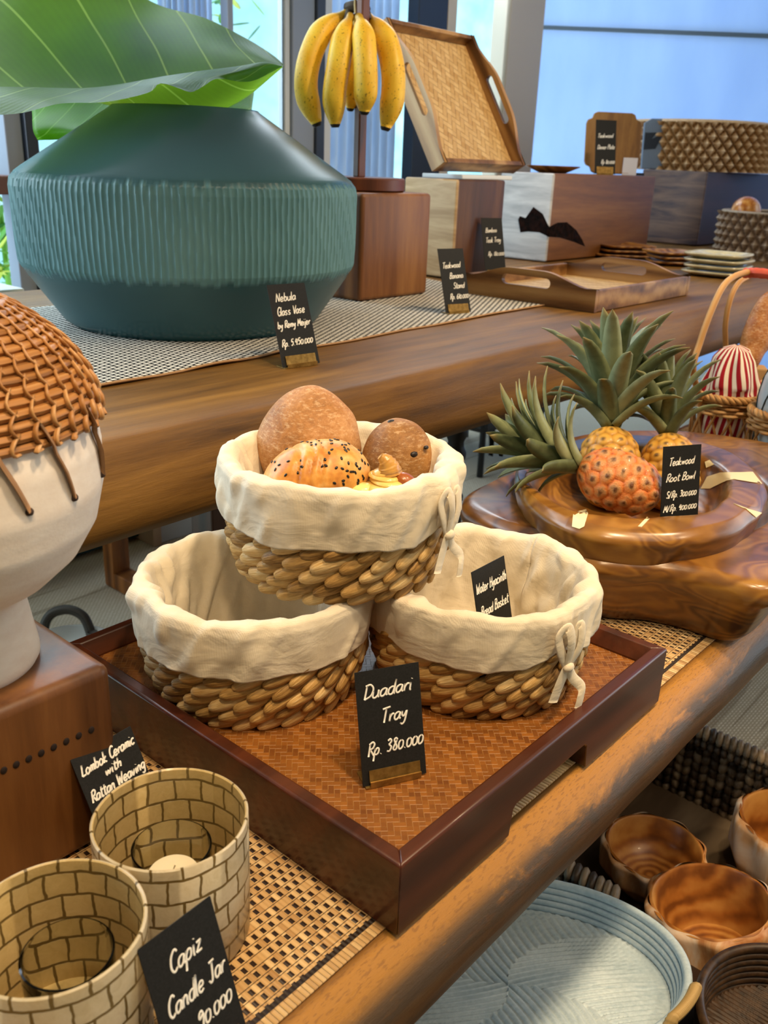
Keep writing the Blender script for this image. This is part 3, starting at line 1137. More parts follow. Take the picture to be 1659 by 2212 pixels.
bun = lump_thing('sesame_bun', 'glazed golden bun topped with black sesame seeds in front of the loaf', 'bread', c3, (0.0515, 0.039, 0.0365), R3, M_bun, bunf, 72, 56)
M_seed = plain('black_sesame', '#0e0c0c', 0.35)
sd = MB()
sd.blob((0, 0, 0), (0.0019, 0.0012, 0.0007), 6, 6)
rg = random.Random(11)
proto = None
cnt = 0
view = Vector(CAM - c3).normalized()
while cnt < 84:
    d = Vector((rg.uniform(-0.75, 1), rg.uniform(-1, 1), rg.uniform(-0.35, 1))).normalized()
    if rg.random() > 0.25 + 0.75 * max(0, min(1, (d.x + 0.5) / 0.9)):
        continue
    w = R3 @ d
    if w.dot(view) < 0.05:
        continue
    q = R3 @ Vector((d.x * 0.0515, d.y * 0.039, d.z * 0.0365)) * bunf(d)
    nrm = (R3 @ Vector((d.x / 0.0515, d.y / 0.039, d.z / 0.0365))).normalized()
    if proto is None:
        proto = sd.build('sesame_seed', M_seed, bun, smooth=180)
        o = proto
    else:
        o = proto.copy()
        COL.objects.link(o)
        o.parent = bun
    qt = nrm.to_track_quat('Z', 'Y') @ Vector((0, 0, 1)).rotation_difference(Vector((0, 0, 1)))
    o.rotation_mode = 'QUATERNION'
    from mathutils import Quaternion
    o.rotation_quaternion = qt @ Quaternion((0, 0, 1), rg.uniform(0, PI))
    o.location = q + nrm * 0.0003
    cnt += 1

# small laminated pastry
c4 = at(829, 1035, d=0.838)
pastry = thing('cream_pastry', 'small yellow laminated pastry with browned tip beside the seeded bun', 'pastry', tuple(c4))
t = NT('pastry_dough')
M_past = t.fin(t.ramp(t.math('ADD', t.rnd(), t.math('MULTIPLY', t.noise(t.coords('Object', (90, 90, 90)), 1, 3), 0.3)),
               [(0.2, lin('#efe08f')), (0.6, lin('#e3b45a')), (0.95, lin('#9a5218'))]), 0.35, coat=0.4)
u_ = Vector(RT)
n_ = Vector(-FW)
Mz = Matrix((u_, Vector((0, 0, 1)).cross(u_), Vector((0, 0, 1)))).transposed()
m = MB()
for k in range(9):
    q = k / 8
    z = -0.016 + 0.030 * q
    w = 0.0245 * (1 - q) ** 0.75 + 0.0045
    R_ = Mz @ Matrix.Rotation(0.10 * math.sin(k * 1.7), 3, 'Y') @ Matrix.Rotation(0.5 * k, 3, 'Z')
    m.blob(tuple(u_ * (0.002 * math.sin(k * 2) + 0.004 * q) + Vector((0, 0, z))), (w, w * 0.86, 0.0046), 18, 16, R_, 0.08 + 0.60 * q ** 1.3, 0.8)
m.build('layers', M_past, pastry, smooth=180)
m = MB()
tp = [u_ * 0.005 + Vector((0, 0, 0.006)), u_ * 0.004 + Vector((0, 0, 0.012)), u_ * 0.001 + Vector((0, 0, 0.018)), u_ * -0.004 + Vector((0, 0, 0.0225))]
m.tube(smooth_path(tp, 5), [(0.0120 - 0.0085 * (i / 15) ** 1.4) * (1 + 0.08 * math.sin(i * 2.6)) for i in range(16)], 12, rnd=0.62)
m.blob(tuple(u_ * 0.020 + Vector((0, 0, -0.002)) + n_ * 0.004), (0.0115, 0.010, 0.0075), 14, 12, rot_to(u_ + Vector((0, 0, -0.5))), 0.88)
m.build('browned_tip', M_past, pastry, smooth=180)
m = MB()
m.blob(tuple(u_ * -0.020 + Vector((0, 0, -0.010)) + n_ * 0.006), (0.015, 0.011, 0.006), 12, 10, Mz, 0.08)
m.build('folded_end', M_past, pastry, smooth=180)

# ------------------------------------------------------------------ price cards in brass holders, lettered by hand
GL = {
 'a': '4.5,4.2 3,5 1,4 .6,1.5 1.8,.1 3.6,1.4 4.5,4.6 4.3,1.2 5.2,.3', 'b': '1.2,10 .8,0 .9,3 2.5,5 4.2,4 4,1 2.2,0 .8,.8',
 'c': '4.2,4.3 2.8,5 .8,3.2 .9,.8 2.4,0 4.2,.9', 'd': '4.5,4.2 3,5 1,4 .6,1.5 1.8,.1 3.6,1.2 4.9,9.5|4.8,8 4.4,1 5,.2', 'e': '.8,2.4 3.8,3 3.6,4.7 2,5 .7,3 1,.8 2.4,0 4.3,1',
 'g': '4.4,4.3 2.8,5 .9,3.8 .9,1.4 2.4,.6 4.2,2.4 4.5,4.8 4,-2.5 2.2,-4 .5,-2.6', 'h': '1.4,10 .8,0 1,3 2.8,5 4,4.2 3.8,0', 'i': '1,5 .9,.6 1.6,.1|1.3,7.4 1.45,7.8',
 'j': '1.8,5 1.4,-2.4 .2,-4 -1,-3|2,7.4 2.15,7.8', 'k': '1.2,10 .7,0|4,5 1,2.2 4.2,0', 'l': '1.2,10 .9,1 1.8,.2', 'm': '.8,5 .7,0 .9,3.4 2.2,5 3.2,4 3,0 3.3,3.4 4.6,5 5.6,4 5.5,0',
 'n': '.8,5 .7,0 .9,3.2 2.6,5 3.9,4 3.8,.8 4.6,.2', 'o': '2.5,5 .8,3.6 .8,1.2 2.2,0 4,1.2 4.2,3.6 2.8,5 2.2,4.8', 'p': '1,5 .2,-4|.8,3 2.4,5 4.2,4.2 4,1.4 2.2,.2 .7,1',
 'r': '1,5 .8,0 1,2.8 2.4,4.8 3.8,4.6', 's': '3.8,4.4 2.4,5 1,4 1.6,2.9 3.4,2 3.4,.6 1.8,0 .5,.8', 't': '2,9 1.6,1.4 2.4,.1 3.6,.8|.4,6 3.8,6.2', 'u': '.8,5 .8,1.2 2.2,.1 4,1.8 4.3,5 4.2,1 5,.3',
 'v': '.6,5 2,0 4,5', 'w': '.6,5 1.2,.4 3,4 3.8,.4 5.6,5', 'y': '.8,5 1,2.4 2.4,1.6 4.2,4.8 3.4,-2 1.6,-4 .3,-2.8', 'z': '.8,4.8 4,5|4,5 .6,.2|.6,.2 4.3,.3',
 'N': '.8,0 1.4,10|1.4,10 5,.4|5,.4 5.8,10', 'G': '5.4,8.4 3.6,10 1.2,7.4 1,2.4 3,0 5.2,1.6 5.4,4.4|5.6,4.4 3.4,4.4', 'V': '.6,10 2.6,0|2.6,0 5.4,10',
 'R': '1.4,9.6 .8,0|.6,8.8 3.4,10.2 5.2,8.4 4,5.6 1.4,5|1.8,5 5.4,0', 'M': '.6,0 1.6,10|1.6,10 3.4,3|3.4,3 5.8,10|5.8,10 6.2,0', 'T': '.4,9.4 6,10|3.2,9.8 2.4,0',
 'D': '1.4,9.6 .8,.2|.4,9.2 3.6,9.6 5.8,6.4 4.6,2 .8,.2', 'C': '5.2,8.6 3.6,10 1.2,7.2 .9,2.6 2.8,0 5,1.4', 'J': '1.4,9.8 5.6,10|3.8,9.9 3.4,1.6 1.8,0 .4,1.6', 'L': '1.8,10 .8,.4|.8,.4 5,.6',
 'W': '.4,10 1.4,0|1.4,0 3.4,7|3.4,7 4.8,0|4.8,0 6.8,10', 'H': '1.2,10 .7,0|5.4,10 4.8,0|.9,5 5.2,5.2', 'B': '1.4,9.8 .7,0|.6,9.2 3.6,10 4.8,8 3.4,5.6 1.2,5.2|1.2,5.2 4.4,4.6 5,2 3,.2 .7,.2',
 'S': '4.8,8.6 3,10 1.2,8.4 1.8,6 4.4,4 4.2,1.2 2.2,0 .5,1.6', 'P': '1.4,9.8 .8,0|.6,9 3.6,10.2 5,8 3.6,5.4 1,5',
 '0': '2.8,6.5 .9,5 .8,1.5 2.2,0 4.2,1.5 4.4,5 2.8,6.5', '1': '2,9 1.6,0', '3': '1,8.4 3,9.4 4.2,7.4 2.2,5.2|2.2,5.2 4.4,3.4 3.2,.4 .8,.8', '4': '2.4,9 .8,4.2|.8,4.2 5,4.4|4.2,8.6 3.4,0',
 '5': '4.8,9 1.8,9|1.8,9 1.2,5.6 3.6,5.6 4.2,2.4 2.4,.2 .6,1', '6': '4,9 1.4,5 1,1.4 2.6,0 4.4,1.6 3.8,4 1.4,3.6', '8': '4.2,7.8 2.8,9 1.6,7.4 4.2,2.6 3,.1 1,1.8 4.2,7.8',
 '9': '4.4,6 3,8.6 1.2,7.4 1.4,5 4.4,6.4 3.4,-1', '.': '1,.1 1.3,.5', '/': '.2,-.5 3.6,10'}
GW = {'i': 2.2, 'l': 2.2, 'j': 2.6, '.': 2.2, 'm': 6.4, 'w': 6.4, 'W': 7.4, 'M': 7, 'N': 6.6, 'T': 5.6, '1': 2.8, ' ': 3.4, 't': 3.8, 'r': 3.8}


def glyph_paths(text, slant=0.2):
    x = 0.0
    out = []
    for ch in text:
        if ch in GL:
            for s in GL[ch].split('|'):
                P = [tuple(float(q) for q in p.split(',')) for p in s.split()]
                out.append([(x + a + slant * b_, b_) for a, b_ in P])
        x += GW.get(ch, 5.2)
    return out, x


def price_card(label, base, heading, w, L, lean, lines, holder=True, cardz=0.0, group=None, name='price_card', slope=0.05):
    """card standing on `base`, its face towards -y of the thing; lines: (text, u0, u1, baseline fraction from top, cap height fraction)"""
    root = thing(name, label, 'price card', tuple(base), heading, group)
    n = Vector((0, math.sin(lean), math.cos(lean)))    # up along the card
    f = Vector((0, -math.cos(lean), math.sin(lean)))   # out of the card face
    u = Vector((1, 0, 0))
    th = 0.0009

    def pt(a, b_, o=0.0):
        return u * ((a - 0.5) * w) + n * (b_ * L) + f * o
    m = MB()
    vs = [pt(a, b_, o) for o in (0, -th) for a, b_ in ((0, 0.015), (1, 0.015), (1, 1), (0, 1))]
    m.add(vs, [(0, 1, 2, 3), (7, 6, 5, 4), (0, 4, 5, 1), (1, 5, 6, 2), (2, 6, 7, 3), (3, 7, 4, 0)])
    m.build('card', M_card, root, smooth=0)
    m = MB()
    for text, u0, u1, bl, cap in lines:
        P, W = glyph_paths(text)
        sx = (u1 - u0) * w / W
        sy = cap * L / 10.0
        for path in P:
            q = smooth_path([Vector((a, b_, 0)) for a, b_ in path], 4)
            pts = []
            for p in q:
                aa = u0 + p.x * sx / w
                bb = (1 - bl) + p.y * sy / L + slope * (aa - 0.5) * w / L
                pts.append(pt(aa, bb, 0.0003))
            m.tube(pts, 0.00082 * (w / 0.058), 5, flat=0.35, up=f)
    m.build('handwriting', M_ink, root, smooth=180)
    if holder:
        m = MB()
        hw = w * 0.80 / 2
        hh = L * 0.145
        for z0, z1, o0, o1 in ((0.004, hh, 0.0006, 0.0016),):
            vs = [u * s + n * z + f * o for o in (o0, o1) for s, z in ((-hw, z0), (hw, z0), (hw, z1), (-hw, z1))]
            m.add(vs, [(3, 2, 1, 0), (4, 5, 6, 7), (0, 1, 5, 4), (1, 2, 6, 5), (2, 3, 7, 6), (3, 0, 4, 7)])
        fl = f.copy()
        fl.z = 0
        m.box(-hw - 0.004, hw, -0.0022, 0.022, 0.0, 0.0012)
        m.box(-hw, hw, -0.0024, -0.001, 0.0, 0.006)
        m.build('brass_holder', M_brass, root, smooth=0)
    return root


GRP = None
price_card('black price card for the serving tray, standing on its woven base', (0.0873, 0.0793, 0.0535), -0.479, 0.0584, 0.1002, 0.299,
           [('Duadari', 0.10, 0.86, 0.235, 0.125), ('Tray', 0.34, 0.76, 0.465, 0.125), ('Rp. 380.000', 0.10, 0.98, 0.725, 0.115)])
price_card('black price card for the glass vase, on the edge of the thick plank', (0.5451, 0.6708, 0.2505), -0.14, 0.0695, 0.1264, 0.3445,
           [('Nebula', 0.14, 0.68, 0.20, 0.10), ('Glass Vase', 0.12, 0.86, 0.365, 0.10), ('by Remy Meijer', 0.06, 0.94, 0.515, 0.085), ('Rp. 5.450.000', 0.08, 0.92, 0.735, 0.085)])
price_card('black price card for the candle jars, standing in front of both shell jars', (-0.1597, 0.0156, 0.0035), 0.0464, 0.057, 0.1049, 0.331,
           [('Capiz', 0.28, 0.74, 0.265, 0.125), ('Candle Jar', 0.12, 0.94, 0.50, 0.125), ('90.000', 0.42, 0.92, 0.70, 0.115), ('Rp.', 0.08, 0.34, 0.80, 0.115)])
price_card('black price card tucked between the wooden block and the shell jar', (-0.0807, 0.2020, 0.0035), 0.0964, 0.0597, 0.1052, 0.4892,
           [('Lombok Ceramic', 0.06, 0.97, 0.150, 0.085), ('with', 0.38, 0.66, 0.245, 0.075), ('Rattan Weaving', 0.06, 0.98, 0.365, 0.085)])
price_card('black price card standing inside the empty lined basket with the bow', (0.3000, 0.1171, 0.068), 0.0129, 0.0585, 0.1051, 0.2465,
           [('Water Hyacinth', 0.05, 0.97, 0.235, 0.10), ('Bread Basket', 0.10, 0.95, 0.475, 0.10), ('Rp. 150.000', 0.10, 0.98, 0.715, 0.09)], slope=0.0)
price_card('black price card for the root bowls, standing inside the upper bowl', (0.6827, 0.0977, 0.083), -0.5303, 0.0581, 0.139, 0.1762,
           [('Teakwood', 0.16, 0.82, 0.180, 0.075), ('Root Bowl', 0.10, 0.86, 0.330, 0.075), ('S/Rp. 300.000', 0.12, 0.92, 0.485, 0.063), ('M/Rp. 400.000', 0.06, 0.94, 0.615, 0.063)])
price_card('black price card in front of the reddish block under the bananas', at(991, 677, z=0.2535), -0.289, 0.066, 0.136, 0.334,
           [('Teakwood', 0.10, 0.80, 0.295, 0.09), ('Banana', 0.32, 0.86, 0.46, 0.09), ('Stand', 0.42, 0.86, 0.615, 0.09), ('Rp. 610.000', 0.24, 0.98, 0.775, 0.085)])
price_card('black price card half hidden behind the flat wooden tray', at(1072, 602, z=0.2535), -0.40, 0.068, 0.166, 0.30,
           [('Bamboo', 0.16, 0.70, 0.235, 0.075), ('Teak Tray', 0.14, 0.86, 0.40, 0.085), ('Rp. 180.000', 0.20, 0.98, 0.62, 0.07)])

# ------------------------------------------------------------------ wooden block and white bowl with rattan lid, lower table
M_block_red = wood('reddish_block_wood', '#3f2410', '#67401e', '#84582c', 'z', 0.9, rough=0.42, coat=0.08, ring=0.2, bump=0.08, knots=0.0)
PLX, PLY, PLZ = -0.072, 0.2485, 0.166
blk = thing('wooden_block', 'reddish brown wooden block under the white ceramic bowl, beside the dark tray', 'wooden block', (PLX - 0.12, PLY + 0.085, 0.0035))
m = MB()
m.box(-0.12, 0.12, -0.085, 0.085, 0, PLZ - 0.0035)
m.build('body', M_block_red, blk, smooth=180, bevel=0.009, seg=5)
m = MB()
for i in range(9):
    p = at(8 + i * 27, 1664 - i * 12.5, y=PLY)
    if p[0] < PLX - 0.012:
        m.blob((p[0] - (PLX - 0.12), -0.0852, p[2] - 0.0035), (0.0028, 0.0008, 0.0032), 6, 8)
wm = m.build('worm_holes', plain('dark_hole', '#1b0c06', 0.8), blk, smooth=180)
wm['label'] = 'row of dark worm holes'

LC = (-0.154, 0.334, PLZ)
t = NT('white_ceramic')
nn = t.noise(t.coords('Object', (40, 40, 90)), 1, 4)
t.bump(t.math('ADD', nn, t.math('MULTIPLY', t.noise(t.coords('Object', (300, 300, 300)), 1, 2), 0.3)), 0.18, 0.002)
M_ceram = t.fin(t.ramp(nn, [(0.3, lin('#e6d8ca')), (0.7, lin('#f0e6da'))]), 0.6, spec=0.3)
bowl = thing('ceramic_bowl', 'big white ceramic footed bowl with rattan woven lid on the wooden block', 'bowl', LC)
LZ = [0.0, 0.006, 0.03, 0.055, 0.062, 0.075, 0.095, 0.12, 0.15, 0.18, 0.20, 0.215]
LR = [0.058, 0.0612, 0.0575, 0.0540, 0.056, 0.078, 0.099, 0.1135, 0.1205, 0.121, 0.1185, 0.116]
m = MB()
zz = np.linspace(0, 0.215, 44)
m.lathe([(0.0, 0.0)] + [(interp(LZ, LR, z), z) for z in zz] + [(0.0, 0.215)], 72)
m.build('bowl_body', M_ceram, bowl, smooth=60)
# rattan cover: dome of round reeds with over-under binders
M_rattan = strand('rattan_reed', '#5f3d20', '#a8743f', '#d6aa74', rough=0.42, streak=8, bump=0.3, per=0.5, coat=0.1)
DZ = [0.198, 0.212, 0.225, 0.238, 0.250, 0.260, 0.270, 0.280, 0.292, 0.300]
DR = [0.1215, 0.1200, 0.1165, 0.1100, 0.1015, 0.0920, 0.0800, 0.0660, 0.0420, 0.0200]
m = MB()
m.lathe([(interp(DZ, DR, z) - 0.005, z) for z in np.linspace(0.198, 0.30, 24)], 60, None, 0.0)
rg = random.Random(5)
k = 0
# reeds follow the dome surface; find equal arc spacing
arc = [0.0]
zz = np.linspace(0.199, 0.2995, 300)
rr = [interp(DZ, DR, z) for z in zz]
for i in range(1, 300):
    arc.append(arc[-1] + math.hypot(rr[i] - rr[i - 1], zz[i] - zz[i - 1]))
nrow = int(arc[-1] / 0.0072)
for k in range(nrow):
    z = float(np.interp(k * 0.0072 + 0.003, arc, zz))
    r = interp(DZ, DR, z) - 0.0022
    pts = []
    for i in range(72):
        a = 2 * PI * i / 72
        pts.append(((r + 0.0005 * math.sin(a * 30 + k)) * math.cos(a), (r + 0.0005 * math.sin(a * 30 + k)) * math.sin(a), z + 0.0006 * nz(a * 3, k, 1)))
    m.tube(pts, 0.0037, 7, closed=True, rnd=rg.uniform(0.25, 0.6))
cov = m.build('rattan_cover', M_rattan, bowl, smooth=180)
m = MB()
NB = 46
for i in range(NB):
    for k in range(-1, nrow, 2):
        kk = k + (i % 2)
        s0, s1, s2 = (kk * 0.0072 - 0.004, kk * 0.0072 + 0.005, kk * 0.0072 + 0.0135)
        P = []
        for j, s in enumerate(np.linspace(s0, s2, 6)):
            s = max(0.0005, min(arc[-1] - 0.001, s))
            z = float(np.interp(s, arc, zz))
            lift = 0.0032 * math.sin(PI * j / 5) + 0.0004
            r = interp(DZ, DR, z) + lift
            a = 2 * PI * (i + 0.9 * (z - 0.2) / 0.1) / NB - 0.06 * math.sin(PI * j / 5)
            P.append((r * math.cos(a), r * math.sin(a), z))
        m.tube(P, 0.0021, 6, flat=0.5, rnd=rg.uniform(0.5, 1.0))
m.build('rattan_binders', M_rattan, cov, smooth=180)
M_stitch = strand('rattan_stitch', '#6b4a30', '#a27a52', '#c49e72', per=0.4)
for px, py in [(62, 1102), (160, 1070), (219, 1022)]:
    # a stitch from the rattan edge down to its hole in the ceramic
    best = None
    for a in np.linspace(-2.9, 0.2, 300):
        for z in np.linspace(0.13, 0.205, 60):
            r = interp(LZ, LR, z)
            nrm = np.array([math.cos(a), math.sin(a), 0])
            p = np.array([LC[0] + r * math.cos(a), LC[1] + r * math.sin(a), LC[2] + z])
            if (p - CAM) @ nrm > 0:
                continue
            q = pix(p)
            e = math.hypot(q[0] - px, q[1] - py)
            if best is None or e < best[0]:
                best = (e, a, z)
    _, a, z = best
    m = MB()
    P = []
    for j in range(9):
        tt = j / 8
        z_ = 0.216 + (z - 0.216) * tt
        a_ = a - 0.20 * (1 - tt)
        r_ = max(interp(LZ, LR, z_), interp(DZ, DR, max(z_, 0.198)) if z_ > 0.198 else 0) + 0.0022 * math.sin(PI * tt) + 0.0006
        P.append((r_ * math.cos(a_), r_ * math.sin(a_), z_))
    m.tube(P, 0.0032, 6, flat=0.4, rnd=0.6)
    st_ = m.build('stitch', M_stitch, bowl, smooth=180)
    m = MB()
    r_ = interp(LZ, LR, z)
    m.blob((r_ * math.cos(a), r_ * math.sin(a), z - 0.001), (0.0030, 0.0030, 0.0030), 8, 8)
    m.build('hole', plain('dark_lacing_hole', '#3a2a22', 0.8), st_, smooth=180)

# ------------------------------------------------------------------ capiz shell candle jars
t = NT('capiz_shell')
uv = t.sep(t.coords('UV'))
br = t.n('ShaderNodeTexBrick', Vector=t.comb(t.math('ADD', uv[0], t.math('MULTIPLY', t.math('SUBTRACT', t.noise(t.coords('Object', (70, 70, 70)), 1, 2), 0.5), 0.22)), t.math('ADD', uv[1], t.math('MULTIPLY', t.math('SUBTRACT', t.noise(t.coords('Object', (60, 60, 60), loc=(3, 1, 2)), 1, 2), 0.5), 0.18))), Scale=1.0, Mortar_Size=0.05, Brick_Width=1.0, Row_Height=0.78, Mortar_Smooth=0.25,
         Color1=(0.2, 0.2, 0.2, 1), Color2=(0.9, 0.9, 0.9, 1), Mortar=(0, 0, 0, 1), offset=0.5)
pearl = t.noise(t.coords('Object', (120, 120, 120)), 1, 5, 0.7, 1.0)
cf = t.math('ADD', t.math('MULTIPLY', pearl, 0.8), t.math('MULTIPLY', t.math('SUBTRACT', t.sep(br.outputs['Color'])[0], 0.4), 0.35))
cc = t.ramp(cf, [(0.25, lin('#dccfae')), (0.55, lin('#eee3c8')), (0.85, lin('#f8f1e2'))])
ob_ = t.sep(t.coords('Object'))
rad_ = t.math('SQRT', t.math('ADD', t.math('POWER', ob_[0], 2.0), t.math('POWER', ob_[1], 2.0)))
cc = t.mix(t.math('MULTIPLY', t.math('LESS_THAN', rad_, 0.0535), 0.8), cc, t.mix(1.0, cc, lin('#f3dfa6'), 'MULTIPLY'))  # yellow light bouncing inside the jar, painted into the inner wall colour
cc = t.mix(br.outputs['Fac'], cc, lin('#6f5d36'))
t.bump(t.math('SUBTRACT', t.math('MULTIPLY', pearl, 0.3), br.outputs['Fac']), 0.6, 0.0015)
pb = t.b
t.fin(cc, 0.28, spec=0.6, coat=0.4)
tl = t.n('ShaderNodeBsdfTranslucent', Color=t.mix(0.5, cc, lin('#ecd08a')))
mx = t.n('ShaderNodeMixShader', i_0=0.36)
t.t.links.new(pb.outputs[0], mx.inputs[1])
t.t.links.new(tl.outputs[0], mx.inputs[2])
t.t.links.new(mx.outputs[0], t.out.inputs['Surface'])
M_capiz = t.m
t = NT('clear_glass')
M_clear = t.fin((0.96, 0.99, 0.94, 1), 0.02, trans=1.0, ior=1.3)
M_wax = plain('ivory_wax', '#e8dcc0', 0.5, sub=0.3)
JR, JH = 0.055, 0.106


def capiz_jar(label, loc, rz):
    root = thing('candle_jar', label, 'candle jar', loc, rz, 'capiz shell candle jars on the table mat')
    m = MB()
    prof = [(0.0, 0.0), (JR - 0.004, 0.0), (JR - 0.001, 0.003), (JR, JH * 0.5), (JR, JH - 0.001), (JR - 0.0012, JH), (JR - 0.0024, JH - 0.001), (JR - 0.0024, 0.005), (0.0, 0.004)]
    # uv: 17 shells round, 6 rows up, so that shells are a little wider than tall
    vs, us, fs = [], [], []
    n = 80
    K = len(prof)
    for i in range(n + 1):
        a = 2 * PI * i / n
        for r, z in prof:
            wob = 1 + 0.006 * nz(math.cos(a) * 2, math.sin(a) * 2, z * 12 + rz)
            vs.append((r * wob * math.cos(a), r * wob * math.sin(a), z))
            us.append((i / n * 16.0, z / JH * 4.3))
    for i in range(n):
        for j in range(K - 1):
            a = i * K + j
            fs.append((a, a + K, a + K + 1, a + 1))
    m.add(vs, fs, us)
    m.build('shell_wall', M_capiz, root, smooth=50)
    return root


J2 = (-0.1085, 0.1256, 0.0035)
J1 = (-0.2150, 0.0975, 0.0035)
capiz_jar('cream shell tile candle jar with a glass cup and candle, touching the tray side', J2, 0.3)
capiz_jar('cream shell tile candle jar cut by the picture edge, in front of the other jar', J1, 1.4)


def votive(label, loc):
    m = MB()
    m.lathe([(0.0, 0.0), (0.026, 0.0), (0.0275, 0.004), (0.0282, 0.074), (0.0285, 0.0757), (0.0272, 0.0762), (0.0264, 0.0745), (0.0258, 0.008), (0.0, 0.007)], 48)
    o = m.build('glass_cup', M_clear, None, smooth=60, loc=loc)
    return tag(o, label, 'glass cup')


votive('clear glass votive cup holding a candle inside the shell jar by the tray', (J2[0] - 0.002, J2[1] - 0.002, 0.0085))
votive('empty clear glass votive cup inside the shell jar at the picture edge', (J1[0] + 0.004, J1[1] - 0.004, 0.0085))
cd = thing('candle', 'small ivory candle inside the glass cup of the shell jar', 'candle', (J2[0] - 0.002, J2[1] - 0.002, 0.0160))
m = MB()
m.lathe([(0.0, 0.0), (0.0185, 0.0), (0.0190, 0.002), (0.0195, 0.042), (0.0180, 0.0445), (0.0, 0.044)], 40)
m.build('wax', M_wax, cd, smooth=60)
m = MB()
m.tube([(0, 0, 0.043), (0.0005, 0, 0.047), (0.002, 0, 0.0495)], 0.0006, 6)
m.build('wick', plain('wick', '#d8cbb0', 0.8), cd, smooth=180)

# ------------------------------------------------------------------ big frosted glass vase with leaves
VC = (0.6673, 1.0947, H + 0.0035)
t = NT('frosted_teal_glass')
nn = t.noise(t.coords('Object', (4, 4, 4)), 1, 2)
pb = t.b
t.fin(t.mix(t.rnd(), t.ramp(nn, [(0.3, lin('#3a6068')), (0.7, lin('#4a737a'))]), t.ramp(nn, [(0.3, lin('#5c8b92')), (0.7, lin('#7ba9af'))])), t.math('ADD', 0.26, t.math('MULTIPLY', t.rnd(), 0.16)), spec=0.55)
tl = t.n('ShaderNodeBsdfTranslucent', Color=t.mix(t.rnd(), lin('#4f7d86'), lin('#8fbcc0')))
mx = t.n('ShaderNodeMixShader', i_0=0.30)
t.t.links.new(pb.outputs[0], mx.inputs[1])
t.t.links.new(tl.outputs[0], mx.inputs[2])
t.t.links.new(mx.outputs[0], t.out.inputs['Surface'])
M_vase = t.m
vase = thing('glass_vase', 'huge frosted blue-green glass vase with vertical ribs holding big leaves', 'vase', VC)
VZ = [0.0, 0.010, 0.088, 0.102, 0.113, 0.150, 0.235, 0.248, 0.258, 0.266, 0.366, 0.369]
VR = [0.222, 0.2348, 0.289, 0.297, 0.3015, 0.3035, 0.3045, 0.302, 0.295, 0.284, 0.130, 0.127]
NR = 176
m = MB()
zs_ = sorted(set(list(np.linspace(0, 0.369, 40)) + VZ + list(np.linspace(0.098, 0.262, 30))))
vs, us, fs = [], [], []
nseg = NR * 6
rr_v = []
K = len(zs_) + 3
rg = random.Random(2)
ramp_hi = [0.245 + rg.uniform(-0.004, 0.004) for _ in range(NR)]
ramp_lo = [0.100 + rg.uniform(-0.004, 0.004) for _ in range(NR)]
for i in range(nseg + 1):
    a = 2 * PI * i / nseg
    ridx = (i // 6) % NR
    prof = []
    rnds = []
    for z in zs_:
        r = interp(VZ, VR, z)
        g = max(0.0, min(1.0, (z - ramp_lo[ridx]) / 0.006)) * max(0.0, min(1.0, (ramp_hi[ridx] + 0.010 - z) / 0.008))
        aw = a + 0.0022 * math.sin(z * 60 + ridx)
        ph = (aw * NR / (2 * PI)) % 1.0
        prof.append((r + g * 0.0026 * (math.exp(-((ph - 0.5) / 0.17) ** 2) - 0.3), z))
        rnds.append(g)
    prof += [(0.120, 0.368), (0.120, 0.345), (0.20, 0.300)]
    prof = [(0.0, 0.0)] + prof
    rr_v += [0.0] + rnds + [0.0] * 3
    for r, z in prof:
        vs.append((r * math.cos(a), r * math.sin(a), z))
        us.append((i / nseg, z))
K = len(prof)
for i in range(nseg):
    for j in range(K - 1):
        q = i * K + j
        fs.append((q, q + K, q + K + 1, q + 1))
m.add(vs, fs, us, rr_v)
m.build('vase_body', M_vase, vase, smooth=70)


def leaf_mat(name, c0, c1, vein, tr, trc, rough=0.35, under=None):
    t = NT(name)
    uv = t.sep(t.coords('UV'))
    # veins run out from the midrib; u along the leaf, v across from the midrib (0) to the edge
    s = t.math('ADD', t.math('MULTIPLY', uv[0], 7.0), t.math('MULTIPLY', uv[1], 2.6))
    d = t.math('ABSOLUTE', t.math('SUBTRACT', t.math('FRACT', s), 0.5))
    big = t.math('LESS_THAN', d, 0.020)
    s2 = t.math('ADD', t.math('MULTIPLY', uv[0], 56.0), t.math('MULTIPLY', uv[1], 20.8))
    fine = t.math('ABSOLUTE', t.math('SUBTRACT', t.math('FRACT', s2), 0.5))
    n = t.noise(t.coords('UV', (3, 2, 1)), 1.6, 3)
    c = t.ramp(t.math('ADD', n, t.math('MULTIPLY', fine, 0.15)), [(0.3, lin(c0)), (0.7, lin(c1))])
    c = t.mix(t.math('MULTIPLY', big, 0.8), c, lin(vein))
    t.bump(t.math('ADD', fine, t.math('MULTIPLY', big, 1.5)), 0.10, 0.003)
    if under:
        c = t.mix(t.n('ShaderNodeNewGeometry').outputs['Backfacing'], t.mix(0.78, c, lin(under)), c)
    pb = t.b
    t.fin(c, rough, spec=0.18)
    tl = t.n('ShaderNodeBsdfTranslucent', Color=t.mix(0.5, c, lin(trc)))
    mx = t.n('ShaderNodeMixShader', i_0=tr)
    t.t.links.new(pb.outputs[0], mx.inputs[1])
    t.t.links.new(tl.outputs[0], mx.inputs[2])
    t.t.links.new(mx.outputs[0], t.out.inputs['Surface'])
    return t.m


M_leaf = leaf_mat('big_leaf', '#17402a', '#44702a', '#a9c46a', 0.58, '#b0de2c', rough=0.38)
M_leaf2 = leaf_mat('sunlit_leaf', '#4f8a1a', '#6fae22', '#b7e06a', 0.6, '#a8e81a')


